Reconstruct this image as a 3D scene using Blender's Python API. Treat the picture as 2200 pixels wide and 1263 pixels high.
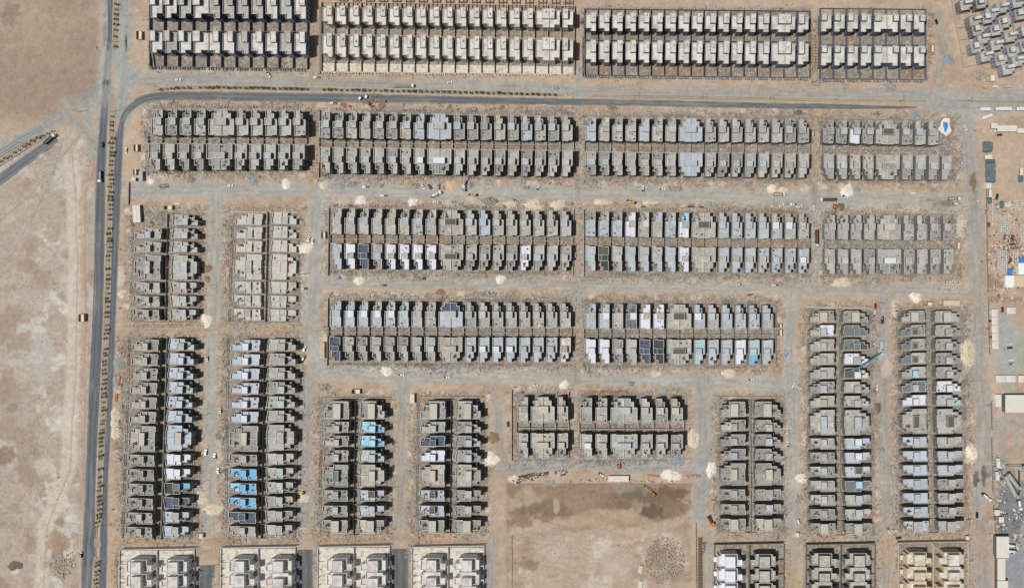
import bpy, math, random
import numpy as np
for _o in list(bpy.data.objects): bpy.data.objects.remove(_o)
R = math.radians
S = 0.39            # metres on the ground per photograph pixel
H = 640.0           # height of the drone above the ground
scene = bpy.context.scene
# ---------------------------------------------------------------- camera
cam_d = bpy.data.cameras.new("camera"); cam = bpy.data.objects.new("camera", cam_d)
scene.collection.objects.link(cam)
NX0 = 86.0           # the drone hangs a little right of the middle of the frame
cam.location = (NX0, 0, H); cam.rotation_euler = (0, 0, 0)
cam_d.sensor_width = 36.0; cam_d.lens = 36.0 * H / (2200 * S)
cam_d.shift_x = -NX0 / (2200 * S)
cam_d.clip_start = 1.0; cam_d.clip_end = 6000.0
scene.camera = cam
scene.render.resolution_x = 1024; scene.render.resolution_y = 587
# ---------------------------------------------------------------- sky and sun
SUN_EL, SUN_AZ = R(64.0), R(256.0)          # compass bearing, clockwise from north (+y)
world = bpy.data.worlds.new("World"); scene.world = world
world.use_nodes = True
wn = world.node_tree.nodes; wl = world.node_tree.links
bg = wn.get("Background") or wn.new("ShaderNodeBackground")
sky = wn.new("ShaderNodeTexSky"); sky.sky_type = 'NISHITA'; sky.sun_disc = False
sky.sun_elevation = SUN_EL; sky.sun_rotation = SUN_AZ
sky.air_density = 1.2; sky.dust_density = 2.5
wl.new(sky.outputs[0], bg.inputs[0]); bg.inputs[1].default_value = 0.05
out = wn.get("World Output") or wn.new("ShaderNodeOutputWorld")
wl.new(bg.outputs[0], out.inputs[0])
sd = bpy.data.lights.new("sun", 'SUN'); sd.energy = 4.2; sd.angle = R(0.55); sd.color = (1.0, 0.985, 0.965)
sun = bpy.data.objects.new("sun", sd); scene.collection.objects.link(sun)
sun.rotation_euler = (0.0, math.pi / 2 - SUN_EL, math.pi / 2 - SUN_AZ)   # lamp looks from the sun's side
scene.view_settings.view_transform = 'Standard'
scene.view_settings.look = 'None'
scene.view_settings.exposure = -0.23
scene.view_settings.gamma = 1.0
scene.view_settings.use_curve_mapping = False

C = scene.collection
def nth(n): return "%d%s" % (n, "th" if 10 <= n % 100 <= 20 else {1:"st",2:"nd",3:"rd"}.get(n % 10, "th"))
def Wp(px, py, z=0.0):
    k = (H - z) / H
    return (NX0 + ((px - 1100.0) * S - NX0) * k, (631.5 - py) * S * k)
def lin(c):
    r = []
    for v in c[:3]:
        v /= 255.0
        r.append(v / 12.92 if v <= 0.04045 else ((v + 0.055) / 1.055) ** 2.4)
    return tuple(r)

# ---------------------------------------------------------------- materials
MATS = {}
def mat(name, c, rough=0.85, spread=0.0, stain=0.25, scale=0.6, metallic=0.0, spec=0.3, bump=0.0, stripes=None, spots=0.0, alt=None, coat=0.0):
    """matt surface with stains, grain and a per-object change of tone"""
    if name in MATS: return MATS[name]
    m = bpy.data.materials.new(name); m.use_nodes = True
    nt = m.node_tree; n = nt.nodes; l = nt.links
    b = n["Principled BSDF"]; b.inputs["Roughness"].default_value = rough
    b.inputs["Metallic"].default_value = metallic
    b.inputs["Specular IOR Level"].default_value = spec
    if coat: b.inputs["Coat Weight"].default_value = coat
    base = lin(c)
    geo = n.new("ShaderNodeNewGeometry"); oi = n.new("ShaderNodeObjectInfo")
    rgb = n.new("ShaderNodeRGB"); rgb.outputs[0].default_value = (*base, 1)
    cur = rgb.outputs[0]
    def noise(sc, det=4.0, rg=0.6):
        t = n.new("ShaderNodeTexNoise"); t.inputs["Scale"].default_value = sc
        t.inputs["Detail"].default_value = det; t.inputs["Roughness"].default_value = rg
        l.new(geo.outputs["Position"], t.inputs["Vector"]); return t.outputs["Fac"]
    def mr(src, a, bb, lo, hi):
        t = n.new("ShaderNodeMapRange"); t.inputs[1].default_value = a; t.inputs[2].default_value = bb
        t.inputs[3].default_value = lo; t.inputs[4].default_value = hi; l.new(src, t.inputs[0]); return t.outputs[0]
    def mul(colr, fac):
        t = n.new("ShaderNodeVectorMath"); t.operation = 'SCALE'; l.new(colr, t.inputs[0]); l.new(fac, t.inputs["Scale"]); return t.outputs[0]
    if alt is not None:
        mx = n.new("ShaderNodeMix"); mx.data_type = 'RGBA'
        l.new(mr(noise(scale * 0.55, 3.0), 0.47, 0.62, 0, 1), mx.inputs[0])
        l.new(cur, mx.inputs[6]); mx.inputs[7].default_value = (*lin(alt), 1); cur = mx.outputs[2]
    if stain > 0:
        cur = mul(cur, mr(noise(scale, 5.0, 0.65), 0.3, 0.7, 1 - stain, 1 + stain))
        cur = mul(cur, mr(noise(scale * 5, 3.0), 0.3, 0.7, 1 - stain * 0.6, 1 + stain * 0.6))
    if spread > 0:
        cur = mul(cur, mr(oi.outputs["Random"], 0, 1, 1 - spread, 1 + spread))
    if spots > 0:
        cur = mul(cur, mr(noise(1.9, 2.0, 0.5), 0.62, 0.66, 1, 1 - spots))
    if stripes:
        tc = n.new("ShaderNodeTexCoord"); wv = n.new("ShaderNodeTexWave")
        wv.bands_direction = stripes[0]; wv.inputs["Scale"].default_value = stripes[1]
        wv.inputs["Distortion"].default_value = 0.4
        l.new(tc.outputs["Object"], wv.inputs["Vector"])
        cur = mul(cur, mr(wv.outputs["Fac"], 0.15, 0.5, 1 - stripes[2], 1))
    l.new(cur, b.inputs["Base Color"])
    if bump > 0:
        bp = n.new("ShaderNodeBump"); bp.inputs["Strength"].default_value = bump; bp.inputs["Distance"].default_value = 0.15
        l.new(noise(3.0, 4.0), bp.inputs["Height"]); l.new(bp.outputs[0], b.inputs["Normal"])
    m.diffuse_color = (*base, 1)
    MATS[name] = m; return m

def attr_mat(name, rough=0.95, fine=0.16, bump=0.35, fscale=1.3, spec=0.15):
    m = bpy.data.materials.new(name); m.use_nodes = True
    nt = m.node_tree; n = nt.nodes; l = nt.links; b = n["Principled BSDF"]
    b.inputs["Roughness"].default_value = rough; b.inputs["Specular IOR Level"].default_value = spec
    at = n.new("ShaderNodeAttribute"); at.attribute_name = "tint"
    geo = n.new("ShaderNodeNewGeometry"); cur = at.outputs["Color"]; last = None
    for sc, a in ((fscale, fine), (fscale * 0.28, fine * 0.6)):
        t = n.new("ShaderNodeTexNoise"); t.inputs["Scale"].default_value = sc; t.inputs["Detail"].default_value = 5
        t.inputs["Roughness"].default_value = 0.7
        l.new(geo.outputs["Position"], t.inputs["Vector"])
        r = n.new("ShaderNodeMapRange"); r.inputs[1].default_value = 0.3; r.inputs[2].default_value = 0.7
        r.inputs[3].default_value = 1 - a; r.inputs[4].default_value = 1 + a; l.new(t.outputs["Fac"], r.inputs[0])
        v = n.new("ShaderNodeVectorMath"); v.operation = 'SCALE'; l.new(cur, v.inputs[0]); l.new(r.outputs[0], v.inputs["Scale"])
        cur = v.outputs[0]; last = last or t
    l.new(cur, b.inputs["Base Color"])
    bp = n.new("ShaderNodeBump"); bp.inputs["Strength"].default_value = bump; bp.inputs["Distance"].default_value = 0.25
    l.new(last.outputs["Fac"], bp.inputs["Height"]); l.new(bp.outputs[0], b.inputs["Normal"])
    MATS[name] = m; return m

# ---------------------------------------------------------------- object helpers
def link(o, parent=None):
    C.objects.link(o)
    if parent is not None: o.parent = parent
    return o
def tag(o, label=None, cat=None, group=None, kind=None):
    if label: o["label"] = label
    if cat: o["category"] = cat
    if group: o["group"] = group
    if kind: o["kind"] = kind
    return o
def empty(name, loc=(0, 0, 0), rz=0.0, label=None, cat=None, group=None):
    o = bpy.data.objects.new(name, None); o.empty_display_size = 0.5
    o.location = loc; o.rotation_euler = (0, 0, rz); link(o)
    return tag(o, label, cat, group)
def clone(root, loc, rz, label=None, group=None, scale=None, mats=None):
    r = root.copy(); C.objects.link(r); r.location = loc; r.rotation_euler = (0, 0, rz)
    if scale: r.scale = scale
    if label: r["label"] = label
    if group: r["group"] = group
    for ch in CH.get(root.name, ()):
        c = ch.copy(); C.objects.link(c); c.parent = r
        if mats and ch.name.split('.')[0] in mats:
            setm(c, mats[ch.name.split('.')[0]])
        for g in CH.get(ch.name, ()):
            d = g.copy(); C.objects.link(d); d.parent = c
    return r
CH = {}
def setm(o, m):
    o.material_slots[0].link = 'OBJECT'; o.material_slots[0].material = m

class MB:
    def __init__(s): s.v = []; s.f = []; s.m = []
    def quad(s, a, b, c, d, m=0):
        i = len(s.v); s.v += [a, b, c, d]; s.f.append((i, i+1, i+2, i+3)); s.m.append(m)
    def tri(s, a, b, c, m=0):
        i = len(s.v); s.v += [a, b, c]; s.f.append((i, i+1, i+2)); s.m.append(m)
    def poly(s, pts, m=0):
        i = len(s.v); s.v += list(pts); s.f.append(tuple(range(i, i+len(pts)))); s.m.append(m)
    def hexa(s, p, m=0, bottom=True):     # p: 4 bottom ccw + 4 top ccw
        i = len(s.v); s.v += list(p)
        fs = [(4,5,6,7),(0,1,5,4),(1,2,6,5),(2,3,7,6),(3,0,4,7)] + ([(3,2,1,0)] if bottom else [])
        for f in fs: s.f.append(tuple(i+k for k in f)); s.m.append(m)
    def box(s, x0, x1, y0, y1, z0, z1, m=0, bottom=True, taper=0.0, tx=None):
        t = taper; ux = t if tx is None else tx
        s.hexa([(x0,y0,z0),(x1,y0,z0),(x1,y1,z0),(x0,y1,z0),(x0+ux,y0+t,z1),(x1-ux,y0+t,z1),(x1-ux,y1-t,z1),(x0+ux,y1-t,z1)], m, bottom)
    def rbox(s, cx, cy, z0, lx, ly, lz, a, m=0, tilt=0.0, bottom=False):
        ca, sa = math.cos(a), math.sin(a); p = []
        for z in (z0, z0+lz):
            for ux, uy in ((-.5,-.5),(.5,-.5),(.5,.5),(-.5,.5)):
                x, y = ux*lx, uy*ly
                p.append((cx+x*ca-y*sa, cy+x*sa+y*ca, z + tilt*ux))
        s.hexa(p, m, bottom)
    def beam(s, p0, p1, w, h=None, m=0):
        h = h or w
        p0 = np.array(p0, float); p1 = np.array(p1, float); d = p1-p0; L = np.linalg.norm(d) or 1; d /= L
        up = np.array((0,0,1.0)) if abs(d[2]) < 0.95 else np.array((0,1.0,0))
        a = np.cross(d, up); a /= np.linalg.norm(a); b = np.cross(a, d)
        a = a*w/2; b = b*h/2
        P = [p0-a-b, p0+a-b, p1+a-b, p1-a-b, p0-a+b, p0+a+b, p1+a+b, p1-a+b]
        s.hexa([tuple(map(float, q)) for q in P], m)
    def cyl(s, p0, p1, r0, r1=None, n=10, m=0, caps=True):
        r1 = r0 if r1 is None else r1
        p0 = np.array(p0, float); p1 = np.array(p1, float); d = p1-p0; L = np.linalg.norm(d) or 1; d /= L
        up = np.array((0,0,1.0)) if abs(d[2]) < 0.95 else np.array((0,1.0,0))
        a = np.cross(d, up); a /= np.linalg.norm(a); b = np.cross(d, a)
        i = len(s.v)
        for p, r in ((p0, r0), (p1, r1)):
            for k in range(n):
                t = 2*math.pi*k/n; q = p + r*(math.cos(t)*a + math.sin(t)*b); s.v.append(tuple(map(float, q)))
        for k in range(n):
            j = (k+1) % n; s.f.append((i+k, i+j, i+n+j, i+n+k)); s.m.append(m)
        if caps:
            s.f.append(tuple(i+k for k in range(n))[::-1]); s.m.append(m)
            s.f.append(tuple(i+n+k for k in range(n))); s.m.append(m)
    def prof(s, pts, y0, y1, m=0, inset=0.0):   # side profile (x,z) extruded along y
        i = len(s.v); n = len(pts)
        for y, q in ((y0, 1), (y1, -1)):
            for x, z in pts: s.v.append((x, y + q*inset*(z > 0.9), z))
        for k in range(n):
            j = (k+1) % n; s.f.append((i+k, i+n+k, i+n+j, i+j)); s.m.append(m)
        s.f.append(tuple(range(i, i+n))); s.m.append(m); s.f.append(tuple(range(i+n, i+2*n))[::-1]); s.m.append(m)
    def mesh(s, name, mats):
        me = bpy.data.meshes.new(name); me.from_pydata(s.v, [], s.f)
        for m in (mats if isinstance(mats, (list, tuple)) else [mats]): me.materials.append(m)
        if any(s.m): me.polygons.foreach_set("material_index", s.m)
        me.update(); return me
    def obj(s, name, mats, parent=None):
        return link(bpy.data.objects.new(name, s.mesh(name, mats)), parent)

# ---------------------------------------------------------------- numpy noise for the ground colours
_rg = np.random.RandomState(7); _lat = _rg.rand(8, 256, 256)
def vnoise(x, y, size, k=0):
    x = x/size + 17.3*k; y = y/size + 9.1*k
    xi = np.floor(x).astype(int); yi = np.floor(y).astype(int); fx = x-xi; fy = y-yi
    fx = fx*fx*(3-2*fx); fy = fy*fy*(3-2*fy); L = _lat[k % 8]
    a = L[xi & 255, yi & 255]; b = L[(xi+1) & 255, yi & 255]; c = L[xi & 255, (yi+1) & 255]; d = L[(xi+1) & 255, (yi+1) & 255]
    return (a*(1-fx)+b*fx)*(1-fy)+(c*(1-fx)+d*fx)*fy
def fbm(x, y, size, octs=4, k=0):
    s = 0; w = 1; t = 0
    for i in range(octs):
        s = s + w*vnoise(x, y, size, k+i); t += w; w *= 0.55; size *= 0.47
    return s/t
def sstep(a, b, x):
    t = np.clip((x-a)/(b-a), 0, 1); return t*t*(3-2*t)
def pdist(X, Y, pts):
    d = np.full(X.shape, 1e9); along = np.zeros(X.shape); side = np.zeros(X.shape); acc = 0
    for (x0, y0), (x1, y1) in zip(pts[:-1], pts[1:]):
        dx, dy = x1-x0, y1-y0; L = math.hypot(dx, dy)
        t = np.clip(((X-x0)*dx+(Y-y0)*dy)/(L*L), 0, 1)
        q = np.hypot(X-(x0+t*dx), Y-(y0+t*dy)); m = q < d
        d = np.where(m, q, d); along = np.where(m, acc+t*L, along)
        side = np.where(m, ((X-x0)*dy-(Y-y0)*dx)/L, side); acc += L
    return d, along, side
# ================================================================ THE GROUND
# rows of villas: name, villas in the row, index of the semi-detached pair, photograph pixels of the row at roof level,
# (x left, x right, back y at left, back y at right, front y at left, front y at right), roof height
ROWS = [
 ("2Au", 11, 4, 325, 656, 291, 292, 235, 237, 10.0), ("2Al", 11, 4, 319, 654, 308, 310, 365, 364, 10.0),
 ("2Bu", 19, 8, 686, 1230, 297, 303, 240, 250, 10.0), ("2Bl", 19, 8, 686, 1230, 316, 323, 371, 379, 10.0),
 ("2Cu", 17, 7, 1258, 1738, 303, 307, 252, 257, 10.0), ("2Cl", 17, 7, 1258, 1738, 325, 330, 375, 382, 10.0),
 ("2Du", 9, 4, 1769, 2017, 308, 312, 259, 261, 10.0), ("2Dl", 10, 4, 1770, 2046, 331, 334, 384, 386, 10.0),
 ("3Bu", 18, 8, 711, 1227, 503, 508, 448, 455, 8.0), ("3Bl", 18, 8, 711, 1227, 523, 528, 578, 582, 8.0),
 ("3Cu", 17, 8, 1257, 1738, 508, 515, 455, 460, 8.0), ("3Cl", 17, 8, 1257, 1738, 528, 534, 582, 587, 8.0),
 ("3Du", 10, 4, 1772, 2049, 515, 516, 462, 464, 8.0), ("3Dl", 10, 4, 1772, 2050, 535, 535, 588, 588, 8.0),
 ("4Bu", 18, 8, 710, 1226, 702, 705, 648, 652, 7.4), ("4Bl", 18, 8, 708, 1226, 723, 725, 776, 779, 7.4),
 ("4Cu", 14, 6, 1257, 1661, 707, 708, 653, 656, 8.0), ("4Cl", 14, 6, 1257, 1661, 728, 730, 781, 784, 8.0),
 ("5Mu", 4, 1, 1112, 1220, 908, 908, 853, 853, 9.8), ("5Ml", 4, 1, 1112, 1220, 930, 930, 984, 984, 9.8),
 ("5Nu", 7, 2, 1247, 1467, 909, 910, 855, 857, 10.4), ("5Nl", 7, 2, 1247, 1467, 932, 933, 984, 984, 10.4),
]
# columns: name, villas, index of pair, y top, y bottom, back x top, back x bottom, front x top, front x bottom, roof height
COLS = [
 ("L1", 7, 2, 491, 687, 347, 342, 290, 286, 6.6), ("L2", 8, 3, 462, 687, 370, 365, 425, 420, 6.6),
 ("L3", 8, 3, 459, 688, 564, 560, 506, 498, 3.2), ("L4", 8, 3, 457, 690, 584, 577, 637, 635, 2.8),
 ("M1", 14, 6, 729, 1156, 341, 326, 284, 269, 8.2), ("M2", 14, 6, 728, 1154, 362, 349, 417, 404, 8.6),
 ("M3", 14, 6, 730, 1154, 559, 549, 496, 490, 8.4), ("M4", 14, 6, 729, 1151, 574, 570, 635, 627, 8.0),
 ("N1", 9, 4, 862, 1147, 750, 746, 697, 692, 9.6), ("N2", 9, 4, 862, 1147, 774, 770, 826, 824, 9.6),
 ("N3", 9, 4, 861, 1142, 957, 954, 904, 901, 9.6), ("N4", 9, 4, 860, 1142, 980, 977, 1032, 1032, 9.6),
 ("R1", 9, 4, 863, 1142, 1602, 1602, 1549, 1549, 9.6), ("R2", 9, 4, 863, 1142, 1622, 1624, 1676, 1678, 9.6),
 ("S1", 16, 7, 668, 1147, 1792, 1795, 1741, 1742, 9.6), ("S2", 16, 7, 668, 1147, 1812, 1817, 1864, 1871, 9.6),
 ("S3", 16, 7, 668, 1142, 1987, 1996, 1937, 1942, 9.6), ("S4", 16, 7, 668, 1142, 2009, 2017, 2061, 2071, 9.6),
]
BLOCKS = [(318,228,662,372),(682,236,1233,382),(1253,246,1741,388),(1763,254,2052,392),(706,444,1231,588),(1254,450,1743,596),
 (1766,458,2056,596),(706,640,1230,788),(1253,646,1667,790),(1106,842,1223,990),(1243,846,1472,990),(283,455,432,692),(490,455,642,694),
 (262,724,424,1156),(482,724,642,1154),(685,856,836,1146),(890,856,1040,1144),(1540,858,1684,1144),(1733,662,1878,1148),(1928,662,2078,1146),
 (324,0,662,146),(688,18,1234,158),(1256,22,1739,164),(1762,26,1990,171),(254,1180,417,1290),(474,1172,634,1290),(682,1170,837,1290),(884,1170,1040,1290),
 (1534,1168,1686,1290),(1732,1166,1882,1290),(1930,1163,2081,1290)]
GRAVEL = [  # compacted gravel streets: points, half width (px), colour
 ([(262,408),(420,406),(600,405),(800,408),(1000,414),(1240,412),(1500,420),(1760,428),(2070,434)], 17, (167,162,149)),
 ([(690,606),(900,608),(1230,612),(1500,617),(1750,622),(2080,626)], 12, (168,161,146)),
 ([(680,792),(820,806),(1000,806),(1230,812),(1500,818),(1700,830)], 16, (167,162,149)),
 ([(690,400),(676,470),(672,620),(664,720),(690,800)], 17, (167,162,149)),
 ([(465,440),(462,560),(456,700),(452,850),(450,1000),(445,1130)], 15, (167,160,147)),
 ([(660,820),(656,950),(655,1120)], 14, (159,151,138)), ([(868,820),(862,950),(858,1120)], 13, (162,152,138)),
 ([(1055,830),(1070,870),(1078,1000)], 12, (163,150,134)), ([(1070,1005),(1240,996),(1350,1000),(1500,1000)], 13, (156,152,142)),
 ([(1510,820),(1512,1000),(1506,1060),(1500,1110)], 17, (158,153,142)),
 ([(1243,150),(1241,420),(1240,620),(1240,820)], 8, (162,148,132)),
 ([(1750,440),(1757,520),(1750,620)], 12, (167,162,149)), ([(1745,240),(1749,440)], 7, (160,140,115)),
 ([(2070,240),(2084,330),(2092,430),(2100,620),(2103,800),(2112,900),(2106,1040),(2112,1263)], 17, (160,150,137)),
 ([(1706,640),(1696,740),(1698,830),(1704,960),(1706,1120)], 14, (167,160,147)),
 ([(1902,640),(1892,740),(1896,860),(1904,1000),(1908,1130)], 14, (160,150,137)),
 ([(250,1163),(640,1160),(1060,1158)], 7, (170,142,112)), ([(1510,1152),(1900,1152),(2090,1152)], 7, (172,148,120)),
 ([(250,100),(262,150),(300,174),(420,170),(700,181),(1100,190),(1400,200),(1800,203),(2220,206)], 13, (158,153,142)),
 ([(1980,216),(2060,224),(2220,226)], 20, (156,153,144)), ([(238,-20),(232,120),(232,200)], 16, (155,149,136)),
 ([(266,-20),(268,60),(262,140),(262,250)], 15, (150,150,138)), ([(215,190),(170,230),(110,262),(0,330)], 12, (146,142,132)),
 ([(243,50),(238,140),(226,225),(205,250)], 22, (159,157,148)), ([(285,150),(268,200),(262,250)], 14, (156,155,147)), ([(150,232),(185,270),(215,320)], 26, (156,147,132)), ([(670,0),(672,230),(668,400)], 8, (168,146,120)),
 ([(345,728),(341,1150)], 4, (162,140,112)), ([(1706,1160),(1700,1263)], 16, (170,148,120)), ([(1905,1160),(1905,1263)], 14, (168,147,122)),
 ([(1058,1160),(1052,1263)], 12, (158,150,136)), ([(2010,30),(2030,110),(2010,190)], 14, (168,146,122)), ([(1520,1175),(1518,1263)], 12, (164,150,130)),
 ([(270,704),(640,706),(690,706)], 10, (172,148,122)),
]
PATCH = [  # x, y, radius x, radius y, colour, strength: spilled powder, gravel, damp ground
 (450,150,20,8,(205,183,158),.8),(614,396,11,12,(222,203,176),.95),(694,399,10,11,(214,194,168),.8),(773,431,13,11,(216,198,172),.9),
 (886,435,11,11,(210,192,168),.85),(1010,430,14,9,(200,184,162),.7),(1100,440,20,9,(212,192,165),.8),(1145,443,24,13,(208,188,162),.85),(1200,440,18,10,(212,192,165),.8),
 (1292,435,17,8,(208,188,162),.8),(1395,436,18,8,(198,180,156),.7),(1657,408,12,10,(226,208,184),.9),(1680,410,10,8,(216,198,172),.8),(1727,404,12,9,(204,186,162),.7),
 (1819,413,16,12,(232,224,212),1.),(2128,424,10,10,(170,170,160),.4),(770,603,13,11,(214,196,170),.9),(1075,601,10,11,(214,196,170),.9),(655,535,16,14,(212,194,168),.9),
 (1212,826,9,9,(226,210,182),1.),(1410,803,12,7,(212,194,168),.8),(1565,802,14,11,(212,194,168),.9),(830,799,14,10,(222,204,176),.95),(798,797,14,9,(196,182,160),.6),
 (1487,945,15,18,(220,200,172),.95),(1527,1010,12,16,(218,200,174),.9),(1442,1022,24,14,(226,214,196),1.),(443,689,12,14,(218,202,180),.9),(2078,760,18,30,(206,190,166),.85),
 (2086,975,16,24,(214,198,170),.9),(1720,1027,13,10,(228,212,188),.9),(1968,640,13,12,(220,204,178),.95),(1808,608,22,11,(210,192,166),.85),(651,1068,13,13,(214,196,166),.9),
 (1055,988,18,16,(218,202,176),.9),(456,1096,20,12,(212,194,164),.85),(432,1072,14,16,(204,188,160),.8),(2062,485,10,30,(206,192,172),.8),(1905,790,14,22,(196,182,160),.7),
 (322,390,9,8,(226,208,180),.9),(410,438,9,6,(200,184,160),.6),(470,985,9,14,(206,188,160),.75),(258,592,14,22,(200,190,172),.7),
 (1313,1215,50,34,(178,160,144),.7),(1180,1180,40,30,(186,168,150),.7),(1140,1215,26,12,(128,112,84),.6),(1320,1078,64,24,(128,106,86),.85),(1432,1066,52,26,(122,98,78),1.),(1440,1090,40,26,(134,110,88),.9),(1300,1112,90,20,(176,150,122),.7),(1240,1075,70,20,(150,126,102),.8),(1120,1110,30,24,(128,108,86),.7),
 (1365,1062,36,14,(116,106,86),.9),(1345,1048,22,12,(146,142,124),.7),(1400,1098,30,15,(104,88,72),.9),(1180,1098,50,24,(126,106,86),.8),(1195,1088,8,18,(186,164,142),.8),
 (2092,392,7,22,(124,106,74),.8),(2035,437,30,7,(132,112,84),.75),(1996,431,20,4,(138,120,96),.6),(2063,585,5,26,(130,108,80),.7),(2096,1028,8,22,(98,92,78),.9),(2114,1018,5,24,(98,92,78),.85),
 (2120,1020,12,6,(98,92,78),.8),(27,877,13,12,(134,112,92),.8),(447,577,9,9,(120,98,72),.85),(446,599,7,8,(140,118,92),.6),(225,70,6,40,(126,124,120),.5),
 (1885,875,10,10,(120,112,96),.7),(1062,940,14,12,(120,98,68),.7),(1035,930,12,10,(130,108,80),.5),(470,935,9,10,(130,108,80),.7),(483,940,4,12,(110,84,54),.8),
 (30,1212,14,9,(118,108,88),.7),(32,1225,13,10,(206,196,176),.8),(90,770,34,60,(178,170,158),.75),(60,640,46,40,(174,162,148),.6),(50,500,40,30,(172,160,144),.5),(95,1000,26,20,(192,180,160),.8),
 (120,1165,22,34,(152,124,98),.6),(118,1210,24,28,(150,136,118),.6),(14,980,26,22,(134,112,92),.7),(128,1120,14,12,(136,108,84),.5),(20,30,22,40,(132,116,98),.5),(135,155,10,8,(136,118,98),.5),(195,155,7,8,(136,118,98),.5),
 (203,258,8,34,(176,156,132),.85),(164,244,14,9,(172,148,120),.8),(300,205,22,8,(168,150,130),.5),(244,170,6,40,(176,156,134),.7),(277,190,5,18,(176,158,138),.7),(30,890,60,60,(162,146,130),.4),(1100,60,40,14,(170,146,122),.4),(400,205,12,4,(184,150,118),.9),(382,203,6,4,(184,150,118),.8),
 (1890,1035,16,16,(178,168,150),.4),(2035,123,15,10,(142,142,136),.85),(2028,128,8,14,(142,142,136),.7),(660,895,8,20,(140,142,134),.5),(225,905,6,16,(140,142,134),.4),
 (2175,1100,48,90,(120,122,124),.95),(2180,1215,34,70,(138,140,142),.9),(2150,1010,30,40,(140,138,132),.8),(2165,750,44,96,(158,162,152),.85),(2165,930,44,60,(160,152,142),.7),(2170,960,12,60,(176,146,124),.6),
 (1250,925,6,60,(160,140,118),.4),(1480,890,14,60,(168,136,112),.5),(1660,420,22,8,(176,166,150),.3),(1290,28,16,6,(176,176,170),.5),(1370,800,20,8,(178,156,132),.4),
 (2145,380,24,60,(190,162,132),.6),(2165,300,30,16,(186,160,132),.5),(420,1195,4,40,(150,146,134),.3),(1400,190,60,6,(186,160,132),.4),(1300,175,60,8,(184,156,128),.5),(1860,180,90,8,(186,160,134),.5),
 (900,175,60,6,(188,160,132),.6),(760,165,60,5,(192,168,140),.5),(450,222,60,7,(186,154,124),.6),(300,270,14,24,(184,150,118),.5),(740,232,60,5,(182,156,128),.6),(1000,228,120,6,(184,158,128),.6),(1500,238,120,5,(184,158,130),.5),
 (325,492,30,10,(168,136,108),.6),(330,440,34,8,(166,140,112),.5),(560,447,70,6,(160,128,98),.5),(560,705,70,7,(168,138,108),.4),(345,700,60,5,(150,116,86),.5),
 (960,850,80,6,(150,120,92),.5),(1300,842,60,5,(140,98,66),.8),(1740,830,1,1,(0,0,0),0),(2110,1170,14,60,(168,140,112),.6),(2125,1090,12,24,(170,138,108),.6),(2140,1290,60,40,(160,156,148),.6),
]
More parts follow.
